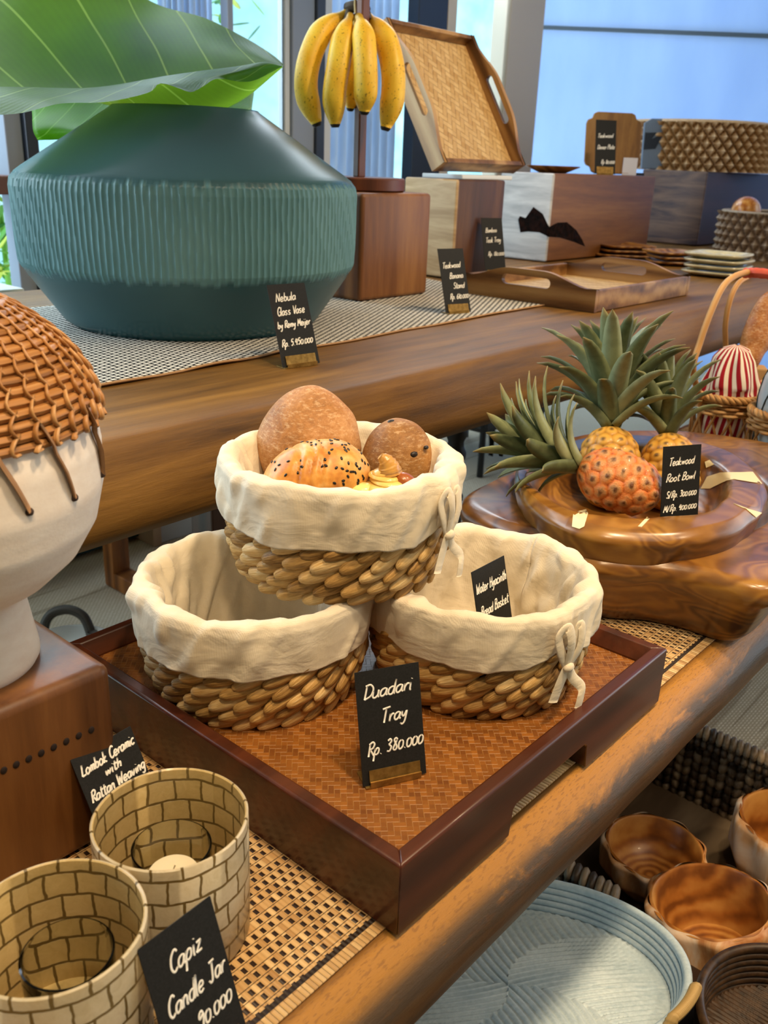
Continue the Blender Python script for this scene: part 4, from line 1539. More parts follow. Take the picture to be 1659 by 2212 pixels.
def leaf_sheet(rows, n=70, k=8):
    """rows of (list of (px,py,depth)), smooth surface through them; returns grid function"""
    curves = []
    for row in rows:
        P = [Vector(at(px, py, d=d)) for px, py, d in row]
        q = smooth_path(P, 24)
        L = [0.0]
        for a, b in zip(q, q[1:]):
            L.append(L[-1] + (b - a).length)
        curves.append([Vector([float(np.interp(s * L[-1], L, [w[i] for w in q])) for i in range(3)]) for s in np.linspace(0, 1, n + 1)])
    cols = [smooth_path([c[i] for c in curves], k) for i in range(n + 1)]
    return cols


LEAF_BASE = Vector((VC[0], VC[1], VC[2]))
big = thing('elephant_ear_leaf', 'huge dark green leaf with rolled front edge leaning out of the vase', 'leaf', (VC[0], VC[1], VC[2] + 0.02))
OFF = Vector(big.location)
rows = [
    [(-170, 40, 1.72), (-60, 10, 1.84), (60, -75, 1.92), (200, -80, 1.97), (330, 5, 1.96), (440, 38, 1.90), (530, 82, 1.82), (588, 118, 1.74), (613, 140, 1.69)],
    [(-180, 150, 1.66), (-60, 120, 1.74), (60, 80, 1.80), (200, 70, 1.84), (330, 95, 1.83), (430, 110, 1.79), (520, 120, 1.74), (580, 132, 1.70), (612, 141, 1.68)],
    [(-180, 215, 1.58), (-60, 210, 1.64), (80, 205, 1.68), (200, 208, 1.70), (290, 226, 1.69), (350, 236, 1.68), (440, 232, 1.67), (520, 205, 1.66), (575, 165, 1.66), (611, 143, 1.665)],
    [(-190, 215, 1.52), (-70, 216, 1.56), (80, 212, 1.59), (190, 210, 1.60), (255, 222, 1.60), (310, 246, 1.595), (360, 254, 1.59), (440, 246, 1.59), (520, 212, 1.60), (572, 176, 1.62), (611, 145, 1.655)],
    [(-190, 180, 1.47), (-70, 186, 1.50), (60, 188, 1.52), (190, 190, 1.535), (310, 176, 1.545), (420, 160, 1.56), (510, 148, 1.58), (570, 136, 1.61), (609, 143, 1.65)],
    [(-190, 200, 1.38), (-70, 207, 1.41), (60, 208, 1.43), (180, 202, 1.445), (290, 189, 1.46), (400, 170, 1.49), (510, 154, 1.535), (570, 142, 1.595), (608, 144, 1.65)],
    [(-190, 246, 1.32), (-70, 249, 1.345), (40, 245, 1.365), (130, 224, 1.38), (230, 220, 1.395), (320, 200, 1.415), (345, 180, 1.43), (385, 190, 1.435), (412, 199, 1.44), (440, 186, 1.46), (470, 170, 1.49), (540, 176, 1.57), (606, 146, 1.648)],
]
cols = leaf_sheet(rows, 90, 9)
nr = len(cols[0])
m = MB()
vs, us = [], []
for i, c in enumerate(cols):
    for j, p in enumerate(c):
        vs.append(tuple(p - OFF))
        v = j / (nr - 1)
        us.append((i / 90, abs(v - 0.42) / 0.5))
fs = [(i * nr + j, (i + 1) * nr + j, (i + 1) * nr + j + 1, i * nr + j + 1) for i in range(90) for j in range(nr - 1)]
m.add(vs, fs, us)
m.build('blade', M_leaf, big, smooth=180)
m = MB()
a = Vector(at(300, 262, d=1.6)) - OFF
m.tube(smooth_path([(-0.03, 0.03, -0.012), (-0.02, 0.01, 0.15), a * 0.9 + Vector((0.01, 0, 0)), a], 8), 0.008, 10)
M_stem = plain('leaf_stem', '#5f8a38', 0.45)
m.build('stem', M_stem, big, smooth=180)

lf2 = thing('elephant_ear_leaf', 'bright sunlit green leaf behind the huge dark leaf, at the vase neck', 'leaf', (VC[0] + 0.02, VC[1] + 0.02, VC[2] + 0.02))
OFF = Vector(lf2.location)
rows = [
    [(95, 190, 1.93), (180, 130, 1.95), (300, 100, 1.96), (420, 120, 1.95), (520, 160, 1.92), (549, 190, 1.90)],
    [(70, 215, 1.88), (160, 185, 1.89), (300, 170, 1.90), (420, 180, 1.89), (520, 190, 1.88), (548, 205, 1.87)],
    [(70, 250, 1.84), (160, 235, 1.84), (300, 225, 1.83), (420, 222, 1.83), (510, 222, 1.83), (545, 226, 1.83)],
    [(72, 282, 1.80), (150, 275, 1.78), (290, 262, 1.72), (400, 262, 1.72), (500, 258, 1.77), (543, 248, 1.79)],
    [(82, 303, 1.76), (150, 300, 1.72), (300, 280, 1.66), (400, 280, 1.66), (490, 275, 1.72), (541, 262, 1.76)],
]
rows[4] = [(82, 303, 1.80), (150, 296, 1.78), (290, 240, 1.62), (400, 242, 1.61), (490, 262, 1.78), (541, 262, 1.79)]
cols = leaf_sheet(rows, 50, 8)
nr = len(cols[0])
m = MB()
vs, us = [], []
for i, c in enumerate(cols):
    for j, p in enumerate(c):
        vs.append(tuple(p - OFF))
        us.append((i / 50, j / (nr - 1)))
fs = [(i * nr + j, (i + 1) * nr + j, (i + 1) * nr + j + 1, i * nr + j + 1) for i in range(50) for j in range(nr - 1)]
m.add(vs, fs, us)
m.build('blade', M_leaf2, lf2, smooth=180, solid=0.0012)
m = MB()
a = Vector(at(345, 241, d=1.615)) - OFF
m.tube(smooth_path([(0.0, 0.0, -0.012), (0.0, 0.01, 0.15), a - Vector((0, 0, 0.06)), a], 8), 0.007, 10)
m.build('stem', M_stem, lf2, smooth=180)

# little yellow label lying between vase and block
ylo = at(768, 640, z=H + 0.02)
m = MB()
m.prism([(-0.012, -0.010), (0.012, -0.010), (0.012, 0.010)], 0, 0.0015)
o = m.build('paper_label', plain('yellow_paper', '#e5dc22', 0.6), None, smooth=0)
o.location = at(768, 646, z=H + 0.006)
o.rotation_euler = (0.9, 0, -0.8)
tag(o, 'tiny yellow paper label between the vase and the reddish block', 'label')

# ------------------------------------------------------------------ wooden blocks on the upper table
M_blk1 = wood('block_teak', '#43240e', '#744722', '#966637', 'z', 0.8, rough=0.45, ring=0.3, bump=0.1)


def toned_face_wood(name, dark, mid, light, face0, face1, x_edge, axis='z', scale=0.7, width=0.012, rough=0.5):
    """wood with a separate paler tone on the face at x = x_edge"""
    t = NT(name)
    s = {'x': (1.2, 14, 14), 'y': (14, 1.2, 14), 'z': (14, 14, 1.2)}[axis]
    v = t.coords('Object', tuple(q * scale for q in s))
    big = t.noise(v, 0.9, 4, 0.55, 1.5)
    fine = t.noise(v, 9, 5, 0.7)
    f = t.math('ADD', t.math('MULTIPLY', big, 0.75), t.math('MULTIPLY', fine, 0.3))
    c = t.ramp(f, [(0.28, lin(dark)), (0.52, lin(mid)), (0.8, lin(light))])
    cs = t.ramp(t.noise(t.coords('Object', (2, 3, 20)), 1.2, 4, 0.6, 1.0), [(0.35, lin(face0)), (0.65, lin(face1))])
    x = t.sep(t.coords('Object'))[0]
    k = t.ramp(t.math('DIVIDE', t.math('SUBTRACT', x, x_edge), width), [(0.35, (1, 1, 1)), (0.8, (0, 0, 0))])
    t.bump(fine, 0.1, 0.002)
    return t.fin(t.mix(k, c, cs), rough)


def block(label, x0, x1, y0, y1, z1, mat, bevel=0.006):
    z0 = H + 0.0035
    cx, cy = (x0 + x1) / 2, (y0 + y1) / 2
    root = thing('wooden_block', label, 'wooden block', (cx, cy, z0), 0)
    m = MB()
    m.box(x0 - cx, x1 - cx, y0 - cy, y1 - cy, 0, z1 - z0)
    m.build('body', mat, root, smooth=180, bevel=bevel, seg=4)
    return root


block('reddish teak block under the banana stand, close beside the vase', 1.100, 1.340, 1.062, 1.310, 0.483, M_blk1, 0.010)
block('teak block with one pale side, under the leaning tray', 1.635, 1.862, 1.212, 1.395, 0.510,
      toned_face_wood('pale_sided_teak', '#2a1709', '#533117', '#80572b', '#a5855a', '#cdb086', -0.1135))  # pale side is window light painted into the wood colour
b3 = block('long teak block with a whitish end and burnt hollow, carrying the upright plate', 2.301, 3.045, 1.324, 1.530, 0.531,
           toned_face_wood('white_ended_teak', '#4d2c12', '#784c24', '#9c6d38', '#a3a5a8', '#cfd0d0', -0.372, 'x'))
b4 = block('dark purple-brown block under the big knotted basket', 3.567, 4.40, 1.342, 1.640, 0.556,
           toned_face_wood('dark_streaked_wood', '#1c0f10', '#38201c', '#4b2c24', '#3b2f38', '#7d6252', -0.4165, 'x'))
M_burnt = NT('burnt_hollow')
_n = M_burnt.noise(M_burnt.coords('Object', (60, 60, 60)), 1, 4)
M_burnt.bump(_n, 0.8, 0.01)
M_burnt = M_burnt.fin(M_burnt.ramp(_n, [(0.4, lin('#0b0605')), (0.7, lin('#24120d'))]), 0.9, spec=0.1)
m = MB()
o3 = Vector(b3.location)
P1 = [(1119, 474), (1123, 467), (1135, 471), (1152, 447), (1172, 462), (1186, 492), (1186, 512), (1165, 502), (1140, 500), (1124, 502)]
P2 = [(1183, 492), (1205, 481), (1225, 480), (1245, 497), (1258, 518), (1264, 532), (1240, 522), (1210, 513), (1183, 511)]
for P, kw in ((P1, {'x': 2.2995}), (P2, {'y': 1.3225})):
    q = [Vector(at(px, py, **kw)) - o3 for px, py in P]
    n_ = Vector((-1, 0, 0)) if 'x' in kw else Vector((0, -1, 0))
    k = len(q)
    vs = [tuple(p) for p in q] + [tuple(p - n_ * 0.004) for p in q]
    m.add(vs, [tuple(range(k)), tuple(range(2 * k - 1, k - 1, -1))] + [(i, k + i, k + (i + 1) % k, (i + 1) % k) for i in range(k)])
bh = m.build('burnt_hollow', M_burnt, b3, smooth=0)
bh['label'] = 'black burnt hollow across the corner'

# ------------------------------------------------------------------ banana stand and bunch
M_dkteak = wood('stand_wood', '#3a1c10', '#5a2f1c', '#6f3d24', 'z', 1.0, rough=0.4)
BSX, BSY, BSZ = 1.222, 1.186, 0.4835
std = thing('banana_stand', 'dark wooden banana stand with round foot on the reddish block', 'banana stand', (BSX, BSY, BSZ))
m = MB()
m.lathe([(0.0, 0.0), (0.102, 0.0), (0.106, 0.003), (0.106, 0.026), (0.103, 0.029), (0.0, 0.029)], 64)
m.build('round_foot', M_dkteak, std, smooth=40)
m = MB()
m.box(-0.0125, 0.0125, -0.009, 0.009, 0.028, 0.60)
m.build('pole', M_dkteak, std, smooth=0, bevel=0.003)
hookp = Vector(at(768, -18, d=1.98)) - Vector((BSX, BSY, BSZ))
m = MB()
m.tube(smooth_path([(0, 0, 0.58), (0.0, -0.01, 0.61), (hookp.x * 0.6, hookp.y * 0.6, 0.60), (hookp.x, hookp.y, 0.575), (hookp.x * 1.0, hookp.y, hookp.z + 0.01)], 6), 0.006, 8)
m.build('hook_arm', M_dkteak, std, smooth=180)

t = NT('banana_peel')
uv = t.sep(t.coords('UV'))
spk = t.noise(t.coords('Object', (260, 260, 160)), 1.0, 3, 0.6)
sm = t.ramp(spk, [(0.62, (0, 0, 0)), (0.68, (1, 1, 1))])
blot = t.noise(t.coords('Object', (26, 26, 14)), 1, 3)
c = t.ramp(blot, [(0.3, lin('#e6ab16')), (0.7, lin('#f5cf45'))])
ends = t.ramp(uv[1], [(0.0, (1, 1, 1)), (0.10, (0.6, 0.6, 0.6)), (0.22, (0, 0, 0))])
c = t.mix(t.math('MULTIPLY', ends, 0.75), c, lin('#8a6a1c'))
bru = t.ramp(t.noise(t.coords('Object', (70, 70, 40)), 1.3, 4, 0.65), [(0.66, (0, 0, 0)), (0.70, (1, 1, 1))])
c = t.mix(t.math('MULTIPLY', t.math('MAXIMUM', sm, bru), 0.75), c, lin('#4a3214'))
M_banana = t.fin(c, 0.45, spec=0.4)
M_tip = plain('banana_black_tip', '#17130e', 0.7)
M_crown = plain('banana_crown_brown', '#3d2f1c', 0.75)
top = Vector(at(772, 28, d=2.0))
bunch = thing('banana_bunch', 'bunch of ripe speckled yellow bananas hanging from the wooden stand', 'bananas', tuple(top))
BN = [([(752, 26), (700, 62), (668, 130), (662, 200), (684, 266)], 1.99, 25.5),
      ([(758, 34), (743, 75), (731, 140), (722, 205), (724, 268)], 1.965, 25.5),
      ([(775, 36), (784, 70), (789, 130), (790, 190), (787, 240)], 1.955, 26.0),
      ([(793, 33), (826, 72), (846, 135), (848, 205), (833, 275)], 1.99, 26.5),
      ([(768, 36), (765, 90), (762, 150), (760, 195), (757, 232)], 2.03, 21.0)]
for path, d, rp in BN:
    P = smooth_path([Vector(at(px, py, d=d - 0.03 * math.sin(PI * i / 4))) - top for i, (px, py) in enumerate(path)], 8)
    n = len(P)
    R = []
    for i in range(n):
        s = i / (n - 1)
        w = 0.36 + 0.64 * min(1, max(0, (s - 0.08) / 0.22)) ** 0.8
        if s > 0.80:
            w *= 1 - 0.55 * ((s - 0.80) / 0.20) ** 1.6
        R.append(rp / FPX * d * w)
    m = MB()
    o0 = len(m.v)
    m.tube(P, R, 20)
    # five soft edges along the fruit
    for i in range(n):
        for j in range(21):
            k = i * 21 + j
            ang = 2 * PI * j / 20
            f_ = 1 - 0.055 * (1 - abs(math.cos(2.5 * ang)))
            c_ = P[i]
            v_ = Vector(m.v[k])
            m.v[k] = tuple(c_ + (v_ - c_) * f_)
            m.uv[k] = (j / 20, i / (n - 1))
    bo = m.build('banana', M_banana, bunch, smooth=180)
    m = MB()
    e = (P[-1] - P[-3]).normalized()
    m.tube([P[-1] - e * 0.006, P[-1] + e * 0.002, P[-1] + e * 0.007], [R[-1] * 1.04, R[-1] * 0.95, R[-1] * 0.7], 12)
    m.build('tip', M_tip, bo, smooth=60)
m = MB()
m.tube(smooth_path([Vector(at(750, 18, d=1.99)) - top, Vector(at(770, 14, d=1.975)) - top, Vector(at(794, 26, d=1.99)) - top], 6), [0.012] * 13, 10)
for px in (756, 774, 790):
    m.tube([Vector(at(px, 20, d=1.985)) - top, Vector(at(px + (px - 772) * 0.4, 46, d=1.975)) - top], 0.009, 8)
m.build('crown', M_crown, bunch, smooth=180)
m = MB()
m.tube([Vector(at(768, 30, d=1.96)) - top, Vector(at(767, 10, d=1.958)) - top, Vector(at(768, -18, d=1.975)) - top], 0.0028, 8)
m.build('hanging_string', plain('jute_string', '#b59d6c', 0.8), bunch, smooth=180)

# ------------------------------------------------------------------ teak trays with woven bases
M_tk = wood('tray_teak', '#5c3c20', '#8c6439', '#b08a58', 'y', 0.9, rough=0.4, ring=0.4, bump=0.08)
M_tkx = wood('tray_teak_pale', '#8a6338', '#b08a58', '#c9a878', 'y', 0.9, rough=0.4, ring=0.3, bump=0.08)
M_tanweave = weave_mat('tan_bamboo_weave', 0.017, '#b58f58', '#dec08c', '#7d5c30', rot=0.5, rough=0.45, bump=0.6, tone=0.35)


def handled_tray(label, W, L, hs, hp, th, pale=False):
    """W along x (plain walls), L along y (walls with a raised hand hold at x = 0 and x = W); base at z = 0"""
    root = thing('teak_tray', label, 'tray', (0, 0, 0))
    mats = [M_tkx if pale else M_tk, M_tk]
    for s in (0, 1):
        # profile in (y, z) with the handle slot as an inner loop, bridged by strips
        N = 40
        ys = [L * i / N for i in range(N + 1)]

        def topz(y):
            k = abs(y / L - 0.5) * 2
            return hs + (hp - hs) * (0.5 + 0.5 * math.cos(PI * min(1, max(0, (k - 0.22) / 0.72))))
        x0, x1 = (0, th) if s == 0 else (W - th, W)
        y0s, y1s = L * 0.32, L * 0.68
        zs0, zs1 = hp * 0.50, hp * 0.80
        cz, hz = (zs0 + zs1) / 2, (zs1 - zs0) / 2

        def slot(y):
            if y <= y0s or y >= y1s:
                return None
            d = min(y - y0s, y1s - y)
            h = hz if d >= hz else math.sqrt(max(0, hz * hz - (hz - d) ** 2))
            return (cz - h, cz + h)
        ys = sorted(set([round(y, 5) for y in ys] + [round(v, 5) for v in (y0s, y1s)] + [round(y0s + hz * q, 5) for q in (0.05, 0.2, 0.5, 1)] + [round(y1s - hz * q, 5) for q in (0.05, 0.2, 0.5, 1)]))
        m = MB()
        vs, fs = [], []
        idx = {}

        def vid(x, y, z):
            k = (round(x, 6), round(y, 6), round(z, 6))
            if k not in idx:
                idx[k] = len(vs)
                vs.append(k)
            return idx[k]
        for a, b_ in zip(ys, ys[1:]):
            sa, sb = slot(a), slot(b_)
            sa2 = sa or (cz, cz)
            sb2 = sb or (cz, cz)
            hole = sa is not None or sb is not None
            segs = [((0, sa2[0]), (0, sb2[0])), ((sa2[1], topz(a)), (sb2[1], topz(b_)))]
            for (za0, za1), (zb0, zb1) in segs:
                for x, fl in ((x0, False), (x1, True)):
                    f = [vid(x, a, za0), vid(x, b_, zb0), vid(x, b_, zb1), vid(x, a, za1)]
                    fs.append(tuple(f if fl else f[::-1]))
            fs.append((vid(x0, a, topz(a)), vid(x1, a, topz(a)), vid(x1, b_, topz(b_)), vid(x0, b_, topz(b_))))
            fs.append((vid(x0, a, 0), vid(x0, b_, 0), vid(x1, b_, 0), vid(x1, a, 0)))
            if hole:
                for k in (0, 1):
                    q = (vid(x0, a, sa2[k]), vid(x1, a, sa2[k]), vid(x1, b_, sb2[k]), vid(x0, b_, sb2[k]))
                    fs.append(q if k == 0 else q[::-1])
        for y in (ys[0], ys[-1]):
            f = (vid(x0, y, 0), vid(x1, y, 0), vid(x1, y, cz), vid(x1, y, topz(y)), vid(x0, y, topz(y)), vid(x0, y, cz))
            fs.append(f if y == ys[0] else f[::-1])
        m.add(vs, fs, [(p[1], p[2]) for p in vs])
        o = m.build('handle_side', mats[s], root, smooth=30, recalc=True)
    for y0 in (0, L - th):
        m = MB()
        m.box(th, W - th, y0, y0 + th, 0, hs)
        m.build('end_wall', M_tk, root, smooth=0, bevel=0.002)
    m = MB()
    m.box(th, W - th, th, L - th, 0.008, 0.016)
    m.build('woven_base', M_tanweave, root, smooth=0)
    return root


ft = handled_tray('flat teak tray with woven base and cut-out handles lying on the thick plank', 0.497, 0.37, 0.048, 0.076, 0.013)
ft.location = (1.432, 0.660, H + 0.001)
lt = handled_tray('teak tray with woven base propped upright on the pale-sided block', 0.39, 0.413, 0.046, 0.074, 0.013, True)
la = 0.559
# stand the tray on its lower edge, open side to the front, leaning back
Ml = Matrix.Translation((1.608, 1.24, 0.552)) @ Matrix((
    (1, 0, 0, 0), (0, math.sin(la), -math.cos(la), 0), (0, math.cos(la), math.sin(la), 0), (0, 0, 0, 1)))
# the rim plane (z = hs) carries the measured points, so the base sits one wall height behind it
lt.matrix_world = Ml @ Matrix.Translation((0, 0, -0.046))

m = MB()
m.box(-0.12, 0.12, -0.07, 0.07, 0, 0.011)
o = m.build('book', plain('white_paper', '#dfe6ea', 0.6), None, smooth=0, bevel=0.002, loc=(1.80, 1.30, 0.5105))
tag(o, 'thin white book lying under the propped up teak tray', 'book')

# ------------------------------------------------------------------ plates
M_cream = NT('cream_glaze')
_n = M_cream.noise(M_cream.coords('Object', (30, 30, 30)), 1, 3)
M_cream = M_cream.fin(M_cream.ramp(_n, [(0.3, lin('#bfb894')), (0.7, lin('#ded8b8'))]), 0.25, coat=0.3)
M_plate_wood = wood('plate_wood', '#5a3416', '#8a5a28', '#b5823f', 'x', 1.3, rough=0.4)


def square_plate(half, hgt, rim, lotus=False, th=0.006):
    """rounded square plate, superellipse outline"""
    m = MB()

    def fn(u, v):
        a = 2 * PI * u
        ca, sa = math.cos(a), math.sin(a)
        k = (abs(ca) ** 5 + abs(sa) ** 5) ** (-0.2)
        prof = [(0, 0), (0.62, 0), (0.98, hgt - th), (1.0, hgt - th * 0.4), (0.985, hgt), (0.86, hgt), (0.66, th), (0, th)]
        s = v * 7
        i = min(6, int(s))
        f = s - i
        r = prof[i][0] * (1 - f) + prof[i + 1][0] * f
        z = prof[i][1] * (1 - f) + prof[i + 1][1] * f
        if lotus and i >= 5:
            z += 0.0035 * abs(math.sin(6 * a)) * max(0, min(1, (r - 0.15) * 4)) * max(0, min(1, (0.8 - r) * 5))
        return (r * half * k * ca, r * half * k * sa, z)
    m.grid(fn, 72, 28, cu=True)
    return m


cp = at(1547, 596, z=H)
for k in range(4):
    m = square_plate(0.092, 0.017, 0.01, k == 3)
    o = m.build('square_plate', M_cream, None, smooth=50, loc=(cp[0] + 0.004 * math.sin(k * 3), cp[1] + 0.003 * math.cos(k * 2), H + 0.001 + 0.0175 * k))
    o.rotation_euler = (0, 0, 0.05 + 0.05 * math.sin(k * 2.2))
    tag(o, ['cream square plate, lowest of the pale stack', 'cream square plate, second from the bottom of the pale stack', 'cream square plate, just under the top one of the pale stack',
            'cream square plate with petal relief, topmost of the pale stack'][k], 'plate', 'stacked cream plates on the plank')
for (px, py, hs_), nm in zip([(1343, 556, 0.100), (1452, 572, 0.085)], ['by the long teak block', 'between the cream plates and long teak block']):
    c = at(px, py, z=H)
    for k in range(3):
        m = square_plate(hs_, 0.015, 0.01)
        o = m.build('wooden_plate', M_plate_wood, None, smooth=50, loc=(c[0] + 0.006 * math.sin(k * 2 + px), c[1] + 0.004 * math.cos(k * 3), H + 0.001 + 0.0155 * k))
        o.rotation_euler = (0, 0, 0.6 + 0.2 * k)
        tag(o, 'brown wooden plate, %s of the stack %s' % (['lowest', 'middle one', 'topmost'][k], nm), 'plate', 'stacked brown plates ' + nm)

Z3 = 0.5315
c = at(1193, 369, y=1.425)
fp = thing('flower_plate', 'small plate painted with pink flowers on the white-ended block', 'plate', (c[0], 1.425, Z3))
t = NT('flower_glaze')
n1 = t.n('ShaderNodeTexVoronoi', Vector=t.coords('Object', (40, 40, 5)), Scale=1.0).outputs['Distance']
cc = t.mix(t.ramp(n1, [(0.25, (1, 1, 1)), (0.35, (0, 0, 0))]), lin('#cfc7b0'), lin('#d9578a'))
M_flower = t.fin(cc, 0.25, coat=0.3)
m = MB()
m.lathe([(0.0, 0.0), (0.045, 0.0), (0.092, 0.020), (0.094, 0.022), (0.091, 0.0225), (0.045, 0.004), (0.0, 0.004)], 48)
m.build('dish', M_plate_wood, fp, smooth=50)
m = MB()
m.lathe([(0.0, 0.0046), (0.044, 0.0046), (0.090, 0.0232)], 48)
m.build('painted_face', M_flower, fp, smooth=180)

# upright scalloped plate on its stand
c = at(1319, 372, y=1.44)
sp = thing('scalloped_plate', 'square wooden plate with scalloped corners standing upright behind a price card', 'plate', (c[0], 1.44, Z3), -0.72)
hw, hh = 0.108, 0.108
out = []
for sx, sy in ((1, 1), (-1, 1), (-1, -1), (1, -1)):
    cx, cy = sx * hw, sy * hh
    rr_ = 0.022
    arcp = [(cx - sx * rr_ * 1.9, cy), (cx - sx * rr_ * 1.3, cy - sy * rr_ * 0.25), (cx - sx * rr_, cy - sy * rr_), (cx - sx * rr_ * 0.25, cy - sy * rr_ * 1.3), (cx, cy - sy * rr_ * 1.9)]
    if sx * sy < 0:
        arcp = arcp
    else:
        arcp = arcp[::-1]
    out += arcp
m = MB()
Mx = Matrix.Translation((0, 0.012, hh + 0.002)) @ Matrix.Rotation(PI / 2 - 0.16, 4, 'X')
m.prism(out, -0.006, 0.006, Mx)
M_scal = wood('scalloped_plate_wood', '#5a3618', '#8c602c', '#ac8046', 'z', 0.8, rough=0.4, ring=0.08)
m.build('plate_body', M_scal, sp, smooth=0, bevel=0.003)
es = thing('easel', 'small white easel holding the upright scalloped plate', 'easel', (c[0] + 0.03, 1.405, Z3), -0.72)
m = MB()
m.box(-0.004, 0.052, -0.004, 0.0, 0, 0.062)
m.build('front_panel', plain('white_easel', '#dfdce2', 0.5), es, smooth=0, bevel=0.001)
m = MB()
m.box(0.045, 0.085, 0.0, 0.02, 0.0, 0.010)
m.build('rest', plain('dark_rest', '#1b2233', 0.5), es, smooth=0)
cb = at(1307, 371, y=1.362)
price_card('black price card leaning before the upright scalloped plate', (cb[0], 1.362, Z3), -0.62, 0.080, 0.185, 0.20,
           [('Teakwood', 0.10, 0.84, 0.32, 0.075), ('Dinner Plate', 0.10, 0.94, 0.53, 0.08), ('Rp 80.000', 0.30, 0.96, 0.80, 0.075)])

# grey printed board behind the plate
c = at(1432, 362, y=1.60)
gb = thing('display_board', 'grey-blue board with dark slanting mark behind the upright plate', 'board', (c[0], 1.60, 0.5565), -0.62)
m = MB()
Mx = Matrix.Translation((0, 0, 0.105)) @ Matrix.Rotation(PI / 2 - 0.12, 4, 'X')
m.prism([(-0.115, -0.103), (0.16, -0.103), (0.16, 0.105), (-0.08, 0.105), (-0.115, 0.085)], -0.006, 0.006, Mx)
m.build('panel', plain('grey_blue_board', '#7e90a8', 0.6), gb, smooth=0, bevel=0.002)
m = MB()
m.prism([(-0.11, 0.045), (-0.055, 0.048), (-0.075, 0.02), (-0.02, 0.05), (-0.055, -0.02), (-0.112, -0.025), (-0.06, 0.02), (-0.112, 0.02)][:6], 0.006, 0.0075, Mx)
gm = m.build('mark', plain('dark_mark', '#2b3544', 0.6), gb, smooth=0)
gm['label'] = 'dark slanting printed mark'


# ------------------------------------------------------------------ knotted baskets
def knot_basket(name, label, c, r, h, rows, n, mat, flare=0.95, loop_r=0.3):
    root = thing(name, label, 'basket', c, 0.2)
    m = MB()

    def fn(u, v):
        a = 2 * PI * u
        q = a * n / (2 * PI)
        w = v * rows
        x = (q + w * 0.5) % 1.0
        y = (q - w * 0.5) % 1.0
        d = max(abs(x - 0.5), abs(y - 0.5)) * 2
        k = max(0.0, 1 - d)
        rr = r * (flare + (1 - flare) * v) + k * r * 0.11
        return ((rr * math.cos(a), rr * math.sin(a), v * h), 0.15 + 0.8 * k)
    m.grid(fn, n * 6, rows * 6, cu=True)
    m.lathe([(r * flare - 0.004, h), (r * 0.97 - 0.01, h), (r * 0.90, h * 0.9), (r * flare * 0.93, 0.008), (0, 0.008)], 48, None, 0.2)
    m.lathe([(0, 0.0), (r * flare, 0.0)], 48, None, 0.2)
    m.build('knotted_wall', mat, root, smooth=30)
    m = MB()
    m.tube([(r * 0.985 * math.cos(2 * PI * i / 60), r * 0.985 * math.sin(2 * PI * i / 60), h) for i in range(60)], r * 0.035, 8, closed=True, rnd=0.7)
    m.build('rim', mat, root, smooth=180)
    return root


t = NT('knotted_fibre')
f = t.math('ADD', t.rnd(), t.math('MULTIPLY', t.noise(t.coords('Object', (50, 50, 50)), 1, 3), 0.3))
M_knot = t.fin(t.ramp(f, [(0.2, lin('#54361a')), (0.55, lin('#a87c4a')), (0.95, lin('#e0c096'))]), 0.5)
t = NT('dark_knotted_fibre')
f = t.math('ADD', t.rnd(), t.math('MULTIPLY', t.noise(t.coords('Object', (50, 50, 50)), 1, 3), 0.3))
M_knot2 = t.fin(t.ramp(f, [(0.2, lin('#3b281c')), (0.55, lin('#7d6248')), (0.95, lin('#b8a48c'))]), 0.5)
knot_basket('knotted_basket', 'large tan knotted basket on top of the dark purple-brown block', (3.985, 1.60, 0.557), 0.325, 0.20, 7, 44, M_knot, 1.0)
sb = at(1652, 556, z=H)
knot_basket('knotted_basket', 'smaller brown knotted basket holding a wooden ball, beside the cream plates', (sb[0], sb[1], H + 0.001), 0.185, 0.165, 6, 30, M_knot2, 0.98)
bl = at(1611, 456, d=pix((sb[0], sb[1], 0.4))[2] - 0.02)
m = MB()
m.blob((0, 0, 0), (0.060, 0.054, 0.054), 24, 24)
o = m.build('wooden_ball', wood('orange_wood_ball', '#b4611a', '#d98a34', '#edb062', 'x', 2.0, rough=0.28, coat=0.4), None, smooth=180, loc=tuple(bl))
tag(o, 'glossy orange wooden ball lying in the smaller knotted basket', 'ball')
for k, (dx, dy, rr_) in enumerate([(0.05, 0.06, 0.05), (-0.06, 0.05, 0.05), (0.0, -0.06, 0.05), (0.01, 0.02, 0.055)]):
    pass

# ------------------------------------------------------------------ root wood bowls
t = NT('root_wood')
wp_ = t.noise(t.coords('Object', (4, 4, 4)), 1.0, 3)
vv = t.n('ShaderNodeVectorMath', operation='ADD')
t.t.links.new(t.coords('Object', (7, 7, 16)), vv.inputs[0])
t.t.links.new(t.n('ShaderNodeTexNoise', Vector=t.coords('Object', (3, 3, 3)), Scale=1.4, Detail=2.0).outputs['Color'], vv.inputs[1])
g1 = t.noise(vv.outputs[0], 1.1, 2, 0.4, 0.6)
rings = t.math('SINE', t.math('MULTIPLY', g1, 75.0))
fine = t.noise(t.coords('Object', (30, 30, 90)), 2, 4)
f = t.math('ADD', t.math('MULTIPLY', g1, 0.9), t.math('ADD', t.math('MULTIPLY', rings, 0.075), t.math('MULTIPLY', fine, 0.14)))
t.bump(t.math('ADD', fine, t.math('MULTIPLY', rings, 0.1)), 0.06, 0.002)
M_root = t.fin(t.ramp(f, [(0.30, lin('#432611')), (0.52, lin('#7c5020')), (0.68, lin('#9a6b2c')), (0.85, lin('#b8873f'))]), 0.28, coat=0.35, coat_rough=0.2)
M_resin = plain('cream_resin', '#e9dcb0', 0.45)


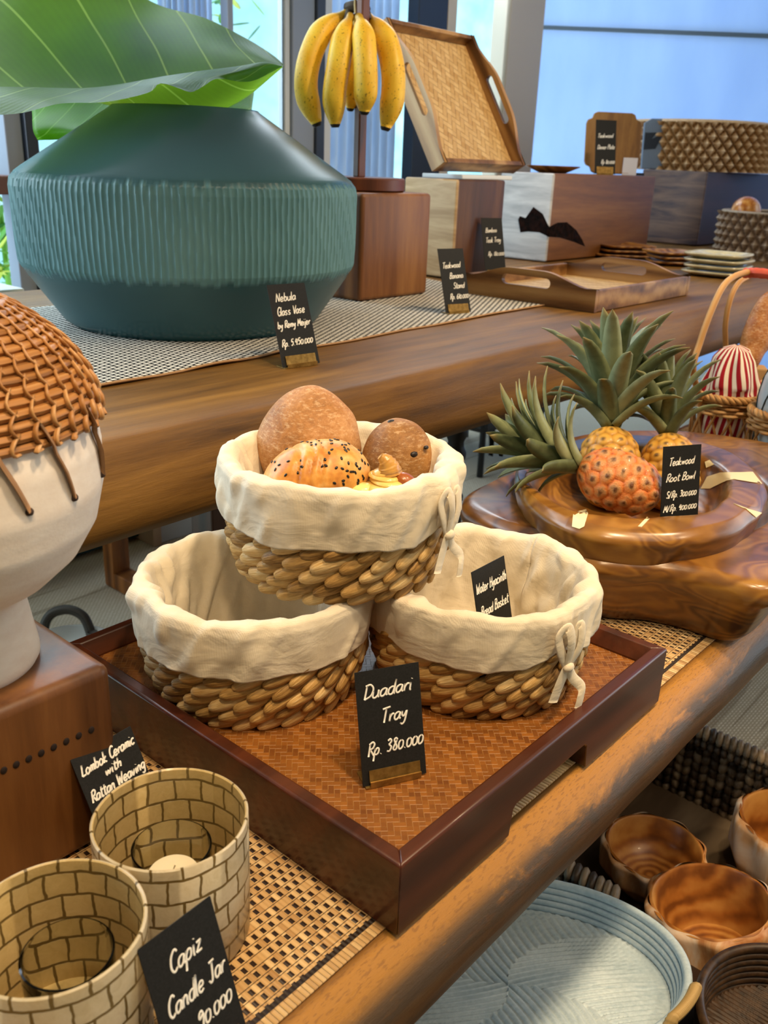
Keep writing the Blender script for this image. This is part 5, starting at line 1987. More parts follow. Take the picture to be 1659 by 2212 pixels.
def root_bowl(label, outer_px, z_rim, inner_px, z0, extra_out=(), extra_in=(), sink=0.35, foot=0.6, und=0.004, under=0.55):
    P = [at(px, py, z=z_rim)[:2] for px, py in outer_px] + [np.array(q) for q in extra_out]
    Q = [at(px, py, z=z_rim)[:2] for px, py in inner_px] + [np.array(q) for q in extra_in]
    c = np.mean(np.array(Q), 0)
    Ro, Ri = polar(P, c), polar(Q, c)
    h = z_rim - z0
    root = thing('root_bowl', label, 'bowl', (c[0], c[1], z0), 0, 'root wood bowls stacked on the low table')
    m = MB()

    def fn(u, v):
        a = 2 * PI * u - PI
        R, r = Ro(a), min(Ri(a), Ro(a) - 0.012)
        d = R - r
        prof = [(0.0, 0.0), (R * foot, 0.0), (R * (foot + 0.12), h * 0.03), (R * 0.93, h * under * 0.75), (R * 0.99, h * 0.72), (R, h * 0.86), (R - min(0.010, d * 0.2), h * 0.985), (R - d * 0.35, h * 1.0),
                (r + d * 0.2, h * 0.985), (r, h * 0.93), (r * 0.95, h * 0.75), (r * 0.80, h * (sink + 0.12)), (r * 0.4, h * sink), (0.0, h * sink)]
        k = len(prof) - 1
        s = v * k
        i = min(k - 1, int(s))
        f_ = s - i
        p = [prof[max(0, i - 1)], prof[i], prof[i + 1], prof[min(k, i + 2)]]
        q = []
        for n_ in (0, 1):
            a0, a1, a2, a3 = p[0][n_], p[1][n_], p[2][n_], p[3][n_]
            q.append(0.5 * (2 * a1 + (a2 - a0) * f_ + (2 * a0 - 5 * a1 + 4 * a2 - a3) * f_ * f_ + (3 * a1 - a0 - 3 * a2 + a3) * f_ ** 3))
        rr, z = max(0, q[0]), max(0, q[1])
        w = min(1, v * 3) * nz(math.cos(a) * 1.7, math.sin(a) * 1.7, z * 6 + z0 * 40)
        return (rr * math.cos(a), rr * math.sin(a), max(0.0, z + und * w * (z / h)))
    m.grid(fn, 150, 78, cu=True)
    o = m.build('bowl_body', M_root, root, smooth=180)
    return root, o


lowb, lowo = root_bowl('massive low root wood bowl with smooth rounded rim under the smaller root bowl',
                       [(985, 1078), (1040, 1045), (1110, 1022), (1190, 1160), (1273, 1206), (1420, 1214), (1540, 1236), (1659, 1278)], 0.104,
                       [(1108, 1036), (1150, 1098), (1230, 1143), (1310, 1158), (1400, 1168), (1480, 1169), (1560, 1157), (1625, 1134)], 0.0045,
                       [(0.72, -0.05), (0.92, -0.02), (1.12, 0.02), (1.24, 0.14), (1.20, 0.30), (1.06, 0.42), (0.9, 0.44)],
                       [(0.92, 0.06), (1.06, 0.15), (1.06, 0.24), (0.96, 0.37), (0.8, 0.385)], 0.42, 0.72, 0.003, 0.7)
upb, upo = root_bowl('smaller root wood bowl with cream resin veins holding the pineapples',
                     [(1115, 1012), (1125, 1048), (1165, 1092), (1230, 1128), (1290, 1146), (1400, 1155), (1480, 1156), (1560, 1141), (1620, 1110), (1652, 1072), (1657, 1040), (1625, 1000), (1590, 975), (1530, 953)], 0.142,
                     [(1140, 1028), (1180, 1066), (1250, 1102), (1330, 1110), (1430, 1110), (1510, 1106), (1556, 1080), (1572, 1046)], 0.056,
                     [(0.93, 0.345), (0.80, 0.37)], [(0.93, 0.17), (0.90, 0.27), (0.80, 0.325)], 0.24, 0.66, 0.003, 0.5)

bpy.context.view_layer.update()
from mathutils.bvhtree import BVHTree


def drape(poly, obj, mat, name, th=0.0009):
    """thin inlay following the surface under a traced outline"""
    me = obj.data
    Mw = obj.matrix_world
    bvh = BVHTree.FromPolygons([Mw @ v.co for v in me.vertices], [tuple(p.vertices) for p in me.polygons])
    n = len(poly)
    P = []
    for i in range(n):
        a, b_ = poly[i], poly[(i + 1) % n]
        k = max(1, int(math.hypot(a[0] - b_[0], a[1] - b_[1]) / 7))
        for j in range(k):
            P.append((a[0] + (b_[0] - a[0]) * j / k + 1.0 * nz(a[0] + j, a[1], 1), a[1] + (b_[1] - a[1]) * j / k + 1.0 * nz(a[0], a[1] + j, 4)))
    cx = sum(p[0] for p in P) / len(P)
    cy = sum(p[1] for p in P) / len(P)
    rings = 5
    vs, fs = [], []
    N = len(P)
    inv = obj.parent.matrix_world.inverted()
    base = []
    for r in range(rings + 1):
        for p in P:
            q = (cx + (p[0] - cx) * r / rings, cy + (p[1] - cy) * r / rings)
            hit = bvh.ray_cast(Vector(CAM), Vector(ray(*q)).normalized())
            if hit[0] is None:
                base.append((Vector(at(*q, d=1.2)), Vector((0, 0, 1))))
            else:
                nn = hit[1]
                if nn.dot(Vector(ray(*q))) > 0:
                    nn = -nn
                base.append((hit[0], nn))
    for lay in (th, -th):
        for p, nn in base:
            vs.append(tuple(inv @ (p + nn * lay)))
    M_ = (rings + 1) * N
    for r in range(rings):
        for i in range(N):
            a, b_ = r * N + i, r * N + (i + 1) % N
            fs.append((a, b_, b_ + N, a + N))
    for i in range(N):
        a, b_ = rings * N + i, rings * N + (i + 1) % N
        fs.append((a, b_, M_ + b_, M_ + a))
    m = MB()
    m.add(vs, fs)
    o = m.build(name, mat, obj.parent, smooth=40)
    return o


for poly in ([(1514, 1056), (1528, 1030), (1556, 1021), (1600, 1021), (1626, 1020), (1646, 1046), (1615, 1038), (1585, 1036), (1558, 1041), (1534, 1056)],
             [(1523, 998), (1533, 994), (1543, 1004), (1526, 1011)],
             [(1584, 1088), (1616, 1100), (1645, 1108), (1632, 1118), (1612, 1101)],
             [(1378, 1138), (1398, 1117), (1403, 1121), (1386, 1139)],
             [(1236, 1138), (1238, 1112), (1250, 1105), (1266, 1101), (1270, 1110), (1262, 1138), (1252, 1143)]):
    drape(poly, upo, M_resin, 'resin_vein')['label'] = 'cream resin vein'
drape([(1155, 1136), (1198, 1121), (1232, 1129), (1258, 1141), (1228, 1146), (1186, 1152)], lowo, M_resin, 'resin_vein')['label'] = 'cream resin vein'

# ------------------------------------------------------------------ pineapples
t = NT('pineapple_skin')
rv = t.rnd()
n1 = t.noise(t.coords('Object', (110, 110, 110)), 1, 5, 0.65)
n0 = t.noise(t.coords('Object', (10, 10, 10)), 1, 2)
skin = t.ramp(t.math('ADD', rv, t.math('MULTIPLY', t.math('SUBTRACT', n1, 0.5), 0.95)),
              [(0.06, lin('#7a3c16')), (0.2, lin('#c4662a')), (0.42, lin('#d98440')), (0.62, lin('#c99560')), (0.74, lin('#9a7a50')), (0.95, lin('#4a3620'))])
t.bump(n1, 0.8, 0.003)
M_pine = t.fin(t.mix(t.math('MULTIPLY', n0, 0.25), skin, lin('#e06a2a'), 'MIX'), 0.42, coat=0.15)
t = NT('pineapple_skin_yellow')
rv = t.rnd()
n1 = t.noise(t.coords('Object', (60, 60, 60)), 1, 4)
t.bump(n1, 0.3, 0.002)
M_pine2 = t.fin(t.ramp(t.math('ADD', rv, t.math('MULTIPLY', t.math('SUBTRACT', n1, 0.5), 0.45)),
                       [(0.05, lin('#5c4a20')), (0.3, lin('#b8802a')), (0.6, lin('#d9a545')), (0.92, lin('#7a5a30'))]), 0.45, coat=0.15)
t = NT('pineapple_leaf')
uv = t.sep(t.coords('UV'))
nl = t.noise(t.coords('Object', (60, 60, 60)), 1, 3)
cl = t.ramp(t.math('ADD', t.math('MULTIPLY', t.rnd(), 0.6), t.math('MULTIPLY', nl, 0.5)), [(0.2, lin('#3f4832')), (0.5, lin('#69734f')), (0.85, lin('#989f78'))])
cl = t.mix(t.ramp(uv[0], [(0.86, (0, 0, 0)), (1.0, (1, 1, 1))]), cl, lin('#8a7a4c'))
M_pleaf = t.fin(cl, 0.42, spec=0.4)


def pineapple(label, c, axis, L, R, crown_n, crown_L, mat, seed, bend=(0, 0, 0)):
    """c centre of fruit, axis from fruit to crown"""
    rg = random.Random(seed)
    A = Vector(axis).normalized()
    root = thing('pineapple', label, 'pineapple', tuple(c))
    M3 = rot_to(A, (0.3, 0.2, 1) if abs(A.z) < 0.9 else (1, 0, 0))
    m = MB()
    NT_, NR_ = 10, 7

    def fn(u, v):
        x = -1 + 2 * v
        ang = 2 * PI * u
        prof = (max(0.0, 1 - abs(x) ** 2.6)) ** 0.5
        row = v * NR_
        j = math.floor(row)
        best = 9
        for jj in (j - 1, j, j + 1):
            cu = (u * NT_ - 0.5 * (jj % 2)) % 1.0
            dx = min(cu, 1 - cu)
            dy = abs(row - jj - 0.5)
            d = math.hypot(dx * 1.05, dy * 0.95)
            best = min(best, d)
        k = max(0.0, 1 - (best / 0.62) ** 2)
        tipk = math.exp(-(best / 0.13) ** 2)
        rr = R * (prof * (0.93 + 0.10 * k ** 0.6) + 0.03 * tipk * prof)
        p = Vector((x * L, rr * math.cos(ang), rr * math.sin(ang)))
        return (tuple(M3 @ p), min(1.0, 0.08 + 0.6 * k ** 0.7 + 0.45 * tipk))
    m.grid(fn, 144, 108, cu=True)
    m.build('fruit', mat, root, smooth=180)
    top = A * (L * 0.93)
    side0 = M3 @ Vector((0, 1, 0))
    side1 = M3 @ Vector((0, 0, 1))
    for i in range(crown_n):
        s = i / (crown_n - 1)
        az = i * 2.39996 + seed
        rad = side0 * math.cos(az) + side1 * math.sin(az)
        el = math.radians(78 - 66 * s + rg.uniform(-6, 6))
        ln = crown_L * (0.40 + 0.75 * math.sin(PI * (0.12 + 0.62 * s))) * rg.uniform(0.9, 1.08)
        w = 0.0152 * (0.75 + 0.5 * math.sin(PI * (0.2 + 0.6 * s))) * crown_L / 0.12
        b0 = top + A * (crown_L * 0.30 * s) + rad * (R * 0.22 * (1 - s))
        N = 9
        m = MB()
        vs, us, fs = [], [], []
        p = b0.copy()
        e = el * 0.55
        for k in range(N + 1):
            q = k / N
            d = A * math.cos(e) + rad * math.sin(e)
            tang = A.cross(rad)
            nrm = d.cross(tang)
            ww = w * (0.75 + 0.6 * q) * (1 - q) ** 0.62 if q < 1 else 0.0003
            ww = min(ww, w)
            for jx, dz in ((-1, 0.42), (-0.5, 0.12), (0, 0.0), (0.5, 0.12), (1, 0.42)):
                vs.append(tuple(p + tang * (ww * jx) - nrm * (ww * dz) * (1 if nrm.dot(A) < 0 else -1)))
                us.append((q, (jx + 1) / 2))
            p = p + d * (ln / N) + Vector(bend) * (ln / N) * q
            e += math.radians(62 / N) * (1.0 - 0.4 * s) * (0.6 + q)
        for k in range(N):
            for jx in range(4):
                a = k * 5 + jx
                fs.append((a, a + 1, a + 6, a + 5))
        m.add(vs, fs, us, rg.uniform(0.1, 1.0))
        m.build('crown_leaf', M_pleaf, root, smooth=180, solid=0.0012)
    return root


pc = at(1338, 1040, z=0.160)
pineapple('orange pineapple lying on its side in the root bowl, crown to the basket', pc, Vector(at(1150, 965, d=1.24) - pc), 0.058, 0.040, 38, 0.108, M_pine, 1, (0, 0, 0.35))
pc = at(1317, 1000, z=0.185) + np.array([0.05, 0.03, 0.0])
pc = at(1316, 1010, d=1.345)
pineapple('tall upright pineapple with wide green crown standing behind the orange one', pc, Vector(at(1322, 780, d=1.365) - pc), 0.062, 0.045, 46, 0.140, M_pine2, 4)
pc = at(1446, 1020, d=1.350)
pineapple('upright pineapple half hidden behind the root bowl price card', pc, Vector(at(1438, 860, d=1.375) - pc), 0.060, 0.043, 32, 0.108, M_pine2, 8)

# ------------------------------------------------------------------ rattan bottle carriers and their contents
M_wick = strand('wicker', '#5c3a18', '#a9763c', '#d3a468', rough=0.5, streak=6, bump=0.3, per=0.6)


def carrier(label, c, r, z_rim, seed):
    root = thing('bottle_carrier', label, 'basket', c, 0.0)
    rg = random.Random(seed)
    hb = z_rim - 0.032
    m = MB()
    m.lathe([(0, 0.0), (r * 0.98, 0.0), (r * 0.98, 0.004), (0, 0.004)], 40, None, 0.4)
    m.build('base', M_wick, root, smooth=40)
    m = MB()
    for k in range(4):
        z = hb + 0.007 * k
        m.tube([(r * (1.02 + 0.05 * math.sin(9 * 2 * PI * i / 90 + k * PI)) * math.cos(2 * PI * i / 90), r * (1.02 + 0.05 * math.sin(9 * 2 * PI * i / 90 + k * PI)) * math.sin(2 * PI * i / 90), z) for i in range(90)],
               0.0038, 7, closed=True, rnd=rg.uniform(0.35, 0.9))
    for s in (0, 1, 2):
        m.tube([(r * (1.03 + 0.07 * math.sin(12 * 2 * PI * i / 144 + s * 2.1)) * math.cos(2 * PI * i / 144), r * (1.03 + 0.07 * math.sin(12 * 2 * PI * i / 144 + s * 2.1)) * math.sin(2 * PI * i / 144),
                 z_rim + 0.0045 * math.cos(12 * 2 * PI * i / 144 + s * 2.1)) for i in range(144)], 0.0042, 7, closed=True, rnd=rg.uniform(0.4, 0.9))
    m.build('braided_rim', M_wick, root, smooth=180)
    m = MB()
    for i in range(12):
        for sgn in (-1, 1):
            a0 = 2 * PI * i / 12
            P = []
            for j in range(8):
                q = j / 7
                a = a0 + sgn * 0.62 * q
                P.append((r * (1.0 + 0.015 * sgn) * math.cos(a), r * (1.0 + 0.015 * sgn) * math.sin(a), 0.003 + (hb - 0.002) * q))
            m.tube(P, 0.0026, 6, rnd=rg.uniform(0.3, 0.9))
    m.build('lattice', M_wick, root, smooth=180)
    m = MB()
    for k in range(2):
        m.tube([(r * (1.03 + 0.04 * math.sin(10 * 2 * PI * i / 90 + k * PI)) * math.cos(2 * PI * i / 90), r * (1.03 + 0.04 * math.sin(10 * 2 * PI * i / 90 + k * PI)) * math.sin(2 * PI * i / 90), 0.006 + 0.006 * k) for i in range(90)],
               0.0036, 7, closed=True, rnd=rg.uniform(0.35, 0.9))
    m.build('foot_ring', M_wick, root, smooth=180)
    return root


CA = at(1549, 985, z=0.004)
CB = at(1672, 1028, z=0.004)
ca = carrier('rattan bottle carrier with red wrapped handle holding a striped cloth', tuple(CA), 0.062, 0.132, 2)
cb_ = carrier('rattan bottle carrier holding a white netted bottle, cut by the picture edge', tuple(CB), 0.062, 0.128, 5)
o_ = Vector(CA)
m = MB()
pth = [Vector(at(px, py, y=0.34)) - o_ for px, py, d in [(1497, 800, 1), (1512, 740, 1), (1535, 675, 1), (1560, 622, 1), (1585, 598, 1), (1614, 588, 1)]]
b0 = Vector((pth[0].x, pth[0].y, 0.13))
m.tube(smooth_path([Vector((-0.050, 0.030, 0.02)), Vector((-0.052, 0.032, 0.11))] + pth, 6), 0.0062, 9, rnd=0.75)
pth2 = [Vector(at(px, py, y=0.40)) - o_ for px, py, d in [(1562, 790, 1.74), (1567, 700, 1.74), (1578, 645, 1.73), (1595, 612, 1.72), (1618, 597, 1.715)]]
m.tube(smooth_path([Vector((0.0, 0.055, 0.05))] + pth2, 6), 0.0058, 9, rnd=0.65)
m.build('handle_hoop', M_wick, ca, smooth=180)
m = MB()
pw = smooth_path([Vector(at(px, py, y=y)) - o_ for px, py, y in [(1608, 590, 0.35), (1640, 590, 0.32), (1690, 598, 0.28), (1740, 615, 0.25)]], 8)
m.tube(pw, [0.0098 + 0.0006 * math.sin(i * 2.2) for i in range(len(pw))], 12)
hw_ = m.build('handle_wrap', plain('red_handle_wrap', '#c4523c', 0.5), ca, smooth=180)
hw_['label'] = 'coral red handle wrap'
m = MB()
pw = smooth_path([Vector(at(px, py, y=y)) - o_ for px, py, y in [(1735, 612, 0.25), (1775, 660, 0.24), (1780, 760, 0.26)]] + [Vector((0.055, -0.02, 0.13)), Vector((0.058, -0.02, 0.02))], 8)
m.tube(pw, 0.006, 9, rnd=0.7)
m.build('handle_hoop', M_wick, ca, smooth=180)

# striped cloth bundle
t = NT('red_striped_cloth')
uv = t.sep(t.coords('UV'))
st = t.math('FRACT', t.math('ADD', t.math('MULTIPLY', uv[0], 22.0), t.math('MULTIPLY', t.math('SINE', t.math('MULTIPLY', uv[1], 9.0)), 0.25)))
c = t.mix(t.ramp(st, [(0.46, (0, 0, 0)), (0.50, (1, 1, 1)), (0.95, (1, 1, 1)), (0.99, (0, 0, 0))]), lin('#9a1420'), lin('#eadfca'))
t.bump(t.noise(t.coords('Object', (300, 300, 300)), 1, 2), 0.1, 0.001)
M_stripe = t.fin(c, 0.85, spec=0.2, sheen=0.1)
m = MB()
CZ = [0.006, 0.03, 0.08, 0.11, 0.135, 0.155, 0.18, 0.205, 0.222, 0.230]
CRr = [0.046, 0.050, 0.052, 0.052, 0.056, 0.055, 0.047, 0.038, 0.026, 0.004]


def fcloth(u, v):
    a = 2 * PI * u
    z = 0.006 + v * 0.224
    r = interp(CZ, CRr, z)
    w = 1 + (0.10 + (0.16 if z > 0.14 else 0)) * nz(math.cos(a) * 2.5, math.sin(a) * 2.5, z * 14) + 0.05 * math.sin(a * 7 + z * 30) * (1 if z > 0.12 else 0.4)
    if z < 0.15:
        w = min(w, 0.056 / max(r, 0.01))
    return (r * w * math.cos(a), r * w * math.sin(a), z + 0.006 * nz(a, z * 10, 3) * v)


m.grid(fcloth, 110, 50, cu=True)
o = m.build('striped_cloth', M_stripe, None, smooth=180, loc=(CA[0], CA[1], CA[2]))
tag(o, 'red and cream striped cloth bundled in the rattan bottle carrier', 'cloth')

# bottle in net
bt = thing('netted_bottle', 'white round bottle covered with thin dark net cords in the carrier', 'bottle', (CB[0], CB[1], CB[2] + 0.004))
BZ = [0.0, 0.006, 0.05, 0.10, 0.15, 0.19, 0.22, 0.24, 0.252, 0.275]
BRr = [0.030, 0.044, 0.052, 0.0535, 0.0555, 0.0505, 0.038, 0.024, 0.016, 0.015]
m = MB()
m.lathe([(0, 0)] + [(interp(BZ, BRr, z), z) for z in np.linspace(0, 0.205, 40)], 56)
m.build('bottle_body', plain('white_glazed_glass', '#bccad2', 0.25, coat=0.4), bt, smooth=180)
m = MB()
m.lathe([(interp(BZ, BRr, z), z) for z in np.linspace(0.204, 0.275, 20)] + [(0, 0.275)], 56)
gs = m.build('green_glass_top', NT('green_glass').fin(lin('#2f6b4a'), 0.06, trans=0.6, coat=0.5), bt, smooth=60)
gs['label'] = 'green glass shoulder'
m = MB()
for i in range(7):
    for sgn in (-1, 1):
        P = []
        for z in np.linspace(0.01, 0.235, 14):
            a = 2 * PI * i / 7 + sgn * 5.5 * z
            r = interp(BZ, BRr, z) + 0.0008
            P.append((r * math.cos(a), r * math.sin(a), z))
        m.tube(P, 0.0014, 5)
m.build('net', plain('dark_net', '#1f2a26', 0.6), bt, smooth=180)

# baguette in a paper sleeve
bq = at(1640, 715, y=0.43)
ax = Vector(at(1672, 612, y=0.445) - at(1606, 800, y=0.42))
bag = lump_thing('baguette', 'long brown crusty baguette standing behind the netted bottle', 'bread', bq, (0.120, 0.036, 0.034), rot_to(ax, FW * -1),
                 crust('baguette_crust', '#6b3518', '#a5642c', '#cf9a5c', 0.45, 160),
                 lambda d: 1 - 0.07 * max(0, math.sin(d.x * 9)) * (1 if d.z > 0 else 0.2), 60, 40)
pb_ = at(1620, 800, y=0.42)
m = MB()
m.box(-0.026, 0.026, -0.026, 0.026, 0.0, pb_[2] + 0.012 - 0.004)
o = m.build('paper_sleeve', plain('kraft_paper', '#c49a66', 0.8), None, smooth=0, bevel=0.004, loc=(pb_[0], pb_[1] - 0.01, 0.004))
o.rotation_euler = (0, 0, 0.5)
tag(o, 'kraft paper sleeve around the foot of the baguette', 'paper bag')

# ------------------------------------------------------------------ below the low table
M_seag = strand('dark_seagrass', '#1c1510', '#4a3c2e', '#84745f', rough=0.5, streak=10, bump=0.5, per=0.7)
sgx0, sgx1, sgy0, sgy1, sgz = 0.660, 1.120, -0.34, 0.30, -0.452
sg = thing('storage_basket', 'big dark seagrass basket under the low table holding turned wooden bowls', 'basket', ((sgx0 + sgx1) / 2, (sgy0 + sgy1) / 2, FLOOR + 0.002))
o_ = Vector(sg.location)
rg = random.Random(9)


def sg_wall(p0, p1, nrm, sgz=sgz):
    m = MB()
    p0, p1 = Vector(p0), Vector(p1)
    L = (p1 - p0).length
    d = (p1 - p0).normalized()
    n = int(L / 0.0165)
    rows = 8
    hh = (sgz - 0.012 - FLOOR) / rows
    for i in range(n):
        for k in range(rows):
            c = p0 + d * (L * (i + 0.5) / n) + Vector((0, 0, FLOOR + 0.004 + hh * (k + 0.5))) - o_
            tl = 0.35 * (1 if i % 2 else -1)
            R = rot_to(Vector((0, 0, 1)) + d * tl, nrm)
            m.blob(c, (hh * 0.66, 0.0095, 0.011), 7, 7, R, rg.uniform(0.05, 1.0), 0.8)
    a, b_ = p0 - o_, p1 - o_
    a.z = b_.z = 0.0
    z0, z1 = 0.0, sgz - FLOOR - 0.01
    q = Vector(nrm) * -0.004
    m.add([tuple(a + q + Vector((0, 0, z0))), tuple(b_ + q + Vector((0, 0, z0))), tuple(b_ + q + Vector((0, 0, z1))), tuple(a + q + Vector((0, 0, z1)))], [(0, 1, 2, 3)], None, 0.0)
    return m.build('woven_wall', M_seag, sg, smooth=180)


sg_wall((sgx1, sgy0, 0), (sgx1, sgy1, 0), (-1, 0, 0))
sg_wall((sgx0, 0.09, 0), (sgx0, sgy1, 0), (-1, 0, 0), -0.490)
sg_wall((sgx0, sgy1, 0), (sgx1, sgy1, 0), (0, -1, 0))
sg_wall((sgx0, sgy0, 0), (sgx1, sgy0, 0), (0, -1, 0))
m = MB()
m.box(sgx0 - o_.x, sgx1 - o_.x, sgy0 - o_.y, sgy1 - o_.y, 0.0, 0.010)
m.build('floor_panel', M_seag, sg, smooth=0)
m = MB()
for p0, p1, zr in (((sgx1, sgy0), (sgx1, sgy1), sgz), ((sgx0, 0.09), (sgx0, sgy1), -0.490), ((sgx0, sgy1), (sgx1, sgy1), sgz), ((sgx0, sgy0), (sgx1, sgy0), sgz)):
    p0, p1 = Vector((*p0, zr)), Vector((*p1, zr))
    L = (p1 - p0).length
    d = (p1 - p0).normalized()
    n = int(L / 0.013)
    for i in range(n):
        for lay in range(2):
            c = p0 + d * (L * (i + 0.5) / n) - o_ + Vector((0, 0, -0.020 * lay))
            R = rot_to(d.cross(Vector((0, 0, 1))) + d * 0.3, (0, 0, 1))
            m.blob(c, (0.019, 0.0082, 0.0135), 7, 7, R, rg.uniform(0.2, 1.0), 0.6)
m.build('rim', M_seag, sg, smooth=180)

t = NT('turned_bowl_inside')
o3_ = t.sep(t.coords('Object'))
rd = t.math('SQRT', t.math('ADD', t.math('POWER', o3_[0], 2.0), t.math('POWER', o3_[1], 2.0)))
wv_ = t.math('SINE', t.math('ADD', t.math('MULTIPLY', rd, 420.0), t.math('MULTIPLY', t.noise(t.coords('Object', (9, 9, 9)), 1, 3), 16.0)))
nn = t.noise(t.coords('Object', (14, 14, 14)), 1, 4)
t.bump(wv_, 0.05, 0.002)
M_turn = t.fin(t.ramp(t.math('ADD', t.math('MULTIPLY', wv_, 0.16), nn), [(0.25, lin('#6d3d16')), (0.5, lin('#9d6127')), (0.8, lin('#c08a46'))]), 0.4, coat=0.1)
t = NT('turned_bowl_outside')
nn = t.noise(t.coords('Object', (16, 16, 6)), 1, 4, 0.6, 0.8)
M_turno = t.fin(t.ramp(nn, [(0.35, lin('#a5642e')), (0.5, lin('#c89a6c')), (0.66, lin('#d9c6b2'))]), 0.5)


def rustic_bowl(label, c, r, h, tilt, seed, tax=(0, 1, 0)):
    root = thing('turned_bowl', label, 'bowl', c, seed, 'turned wooden bowls in the dark basket')
    root.rotation_mode = 'XYZ'
    M = Matrix.Rotation(tilt, 3, Vector(tax))
    m = MB()

    def fo(u, v):
        a = 2 * PI * u
        fl = 9
        q = (a * fl / (2 * PI) + v * 0.8) % 1
        facet = 1 + 0.085 * math.cos(PI * (q - 0.5)) ** 2 + 0.03 * nz(math.cos(a) * 2, math.sin(a) * 2, seed)
        rr = interp([0, 0.12, 0.5, 0.9, 1.0], [0.0, 0.62, 0.98, 1.0, 0.93], v) * r * (facet if 0.1 < v else 1)
        z = interp([0, 0.12, 0.5, 0.9, 1.0], [0.0, 0.0, 0.5, 0.95, 1.0], v) * h
        return tuple(M @ Vector((rr * math.cos(a), rr * math.sin(a), z)))
    m.grid(fo, 108, 24, cu=True)
    m.build('outer_wood', M_turno, root, smooth=180)
    m = MB()
    m.lathe([(r * 0.98, h * 0.985), (r * 0.93, h * 1.0), (r * 0.90, h * 0.97), (r * 0.84, h * 0.6), (r * 0.62, h * 0.28), (0, h * 0.2)], 64, M.to_4x4())
    m.build('hollow', M_turn, root, smooth=50)
    return root


rustic_bowl('pale-edged turned wooden bowl in the front of the dark basket, facing up', tuple(at(1578, 1985, z=-0.580) * 0 + np.array([*at(1572, 1952, z=-0.475)[:2], -0.604])), 0.092, 0.125, -0.20, 1.0, (0.6, -0.8, 0))
rustic_bowl('turned wooden bowl deep in shadow under the table edge', (*at(1415, 1826, z=-0.525)[:2], -0.606), 0.084, 0.080, 0.0, 2.2)
rustic_bowl('turned wooden bowl at the far corner of the dark basket, cut by the picture edge', (*at(1715, 1775, z=-0.46)[:2], -0.604), 0.088, 0.145, 0.0, 3.1)

# low dark riser for the two rattan trays
m = MB()
m.box(0.20, 0.645, -0.42, 0.30, FLOOR, -0.516)
o = m.build('wooden_riser', wood('riser_wood', '#1c110a', '#2c1b10', '#3d2817', 'x'), None, smooth=0, bevel=0.004)
tag(o, 'low dark wooden riser under the blue-grey rattan tray', 'riser')


def coil_tray(label, c, r, h, mat, rows, seed, floor_fn, handle=None, mat_out=None):
    root = thing('rattan_tray', label, 'tray', c, 0)
    m = MB()
    for k in range(rows):
        z = 0.006 + (h - 0.010) * k / (rows - 1)
        rr = r * (0.955 + 0.045 * k / (rows - 1))
        m.tube([(rr * math.cos(2 * PI * i / 96), rr * math.sin(2 * PI * i / 96), z) for i in range(96)], h / rows * 0.52, 8, closed=True, rnd=0.3 + 0.4 * ((k * 7) % 3) / 2)
    m.build('coiled_wall', mat, root, smooth=180)
    m = MB()
    m.tube([(r * 1.005 * math.cos(2 * PI * i / 96), r * 1.005 * math.sin(2 * PI * i / 96), h - 0.002) for i in range(96)], 0.0062, 10, closed=True, rnd=0.6)
    m.build('rim', mat, root, smooth=180)
    m = MB()

    def ff(u, v):
        a = 2 * PI * u
        rr = r * 0.95 * v
        x, y = rr * math.cos(a), rr * math.sin(a)
        return (x, y, 0.008 + floor_fn(x, y))
    m.grid(ff, 240, 90, cu=True)
    m.lathe([(0, 0.0), (r * 0.95, 0.0), (r * 0.95, 0.008)], 48)
    m.build('ribbed_floor', mat, root, smooth=180)
    if handle:
        # the hand hold sits where the photo shows the wrapped bar on the rim
        hd = math.atan2(RT[1], RT[0])
        best = min((math.hypot(*(pix((c[0] + r * math.cos(q) * math.cos(hd) - 0.62 * r * math.sin(q) * math.sin(hd), c[1] + r * math.cos(q) * math.sin(hd) + 0.62 * r * math.sin(q) * math.cos(hd), c[2] + h))[:2]
                                  - np.array([1408, 2132]))), q) for q in np.linspace(-PI, PI, 400))[1]
        a0, a1 = best - 0.30, best + 0.24
        m = MB()
        P = []
        n = 40
        for i in range(n + 1):
            a = a0 + (a1 - a0) * i / n
            s = i / n
            z = h * 0.55 + (h * 0.62) * min(1, 6 * s, 6 * (1 - s))
            P.append((r * 1.05 * math.cos(a), r * 1.05 * math.sin(a), z))
        m.tube(smooth_path(P, 3), [0.0085 + 0.0006 * math.sin(i * 2.1) for i in range(len(P) * 3 - 2)], 12, rnd=0.8)
        m.build('wrapped_handle', mat_out or mat, root, smooth=180)
    return root


def fan_floor(x, y):
    # four fans of curved ribs meeting at the centre
    a = math.atan2(y, x) + 2.2 * math.hypot(x, y) / 0.20 * 0.35
    q = int(math.floor(a / (PI / 2))) % 4
    ca, sa = math.cos(q * PI / 2 + 0.5), math.sin(q * PI / 2 + 0.5)
    u = x * ca + y * sa
    w = -x * sa + y * ca
    s = w + 1.2 * u * u
    k = abs(((s / 0.0125) % 1) - 0.5) * 2
    return 0.0062 * (1 - k ** 2)


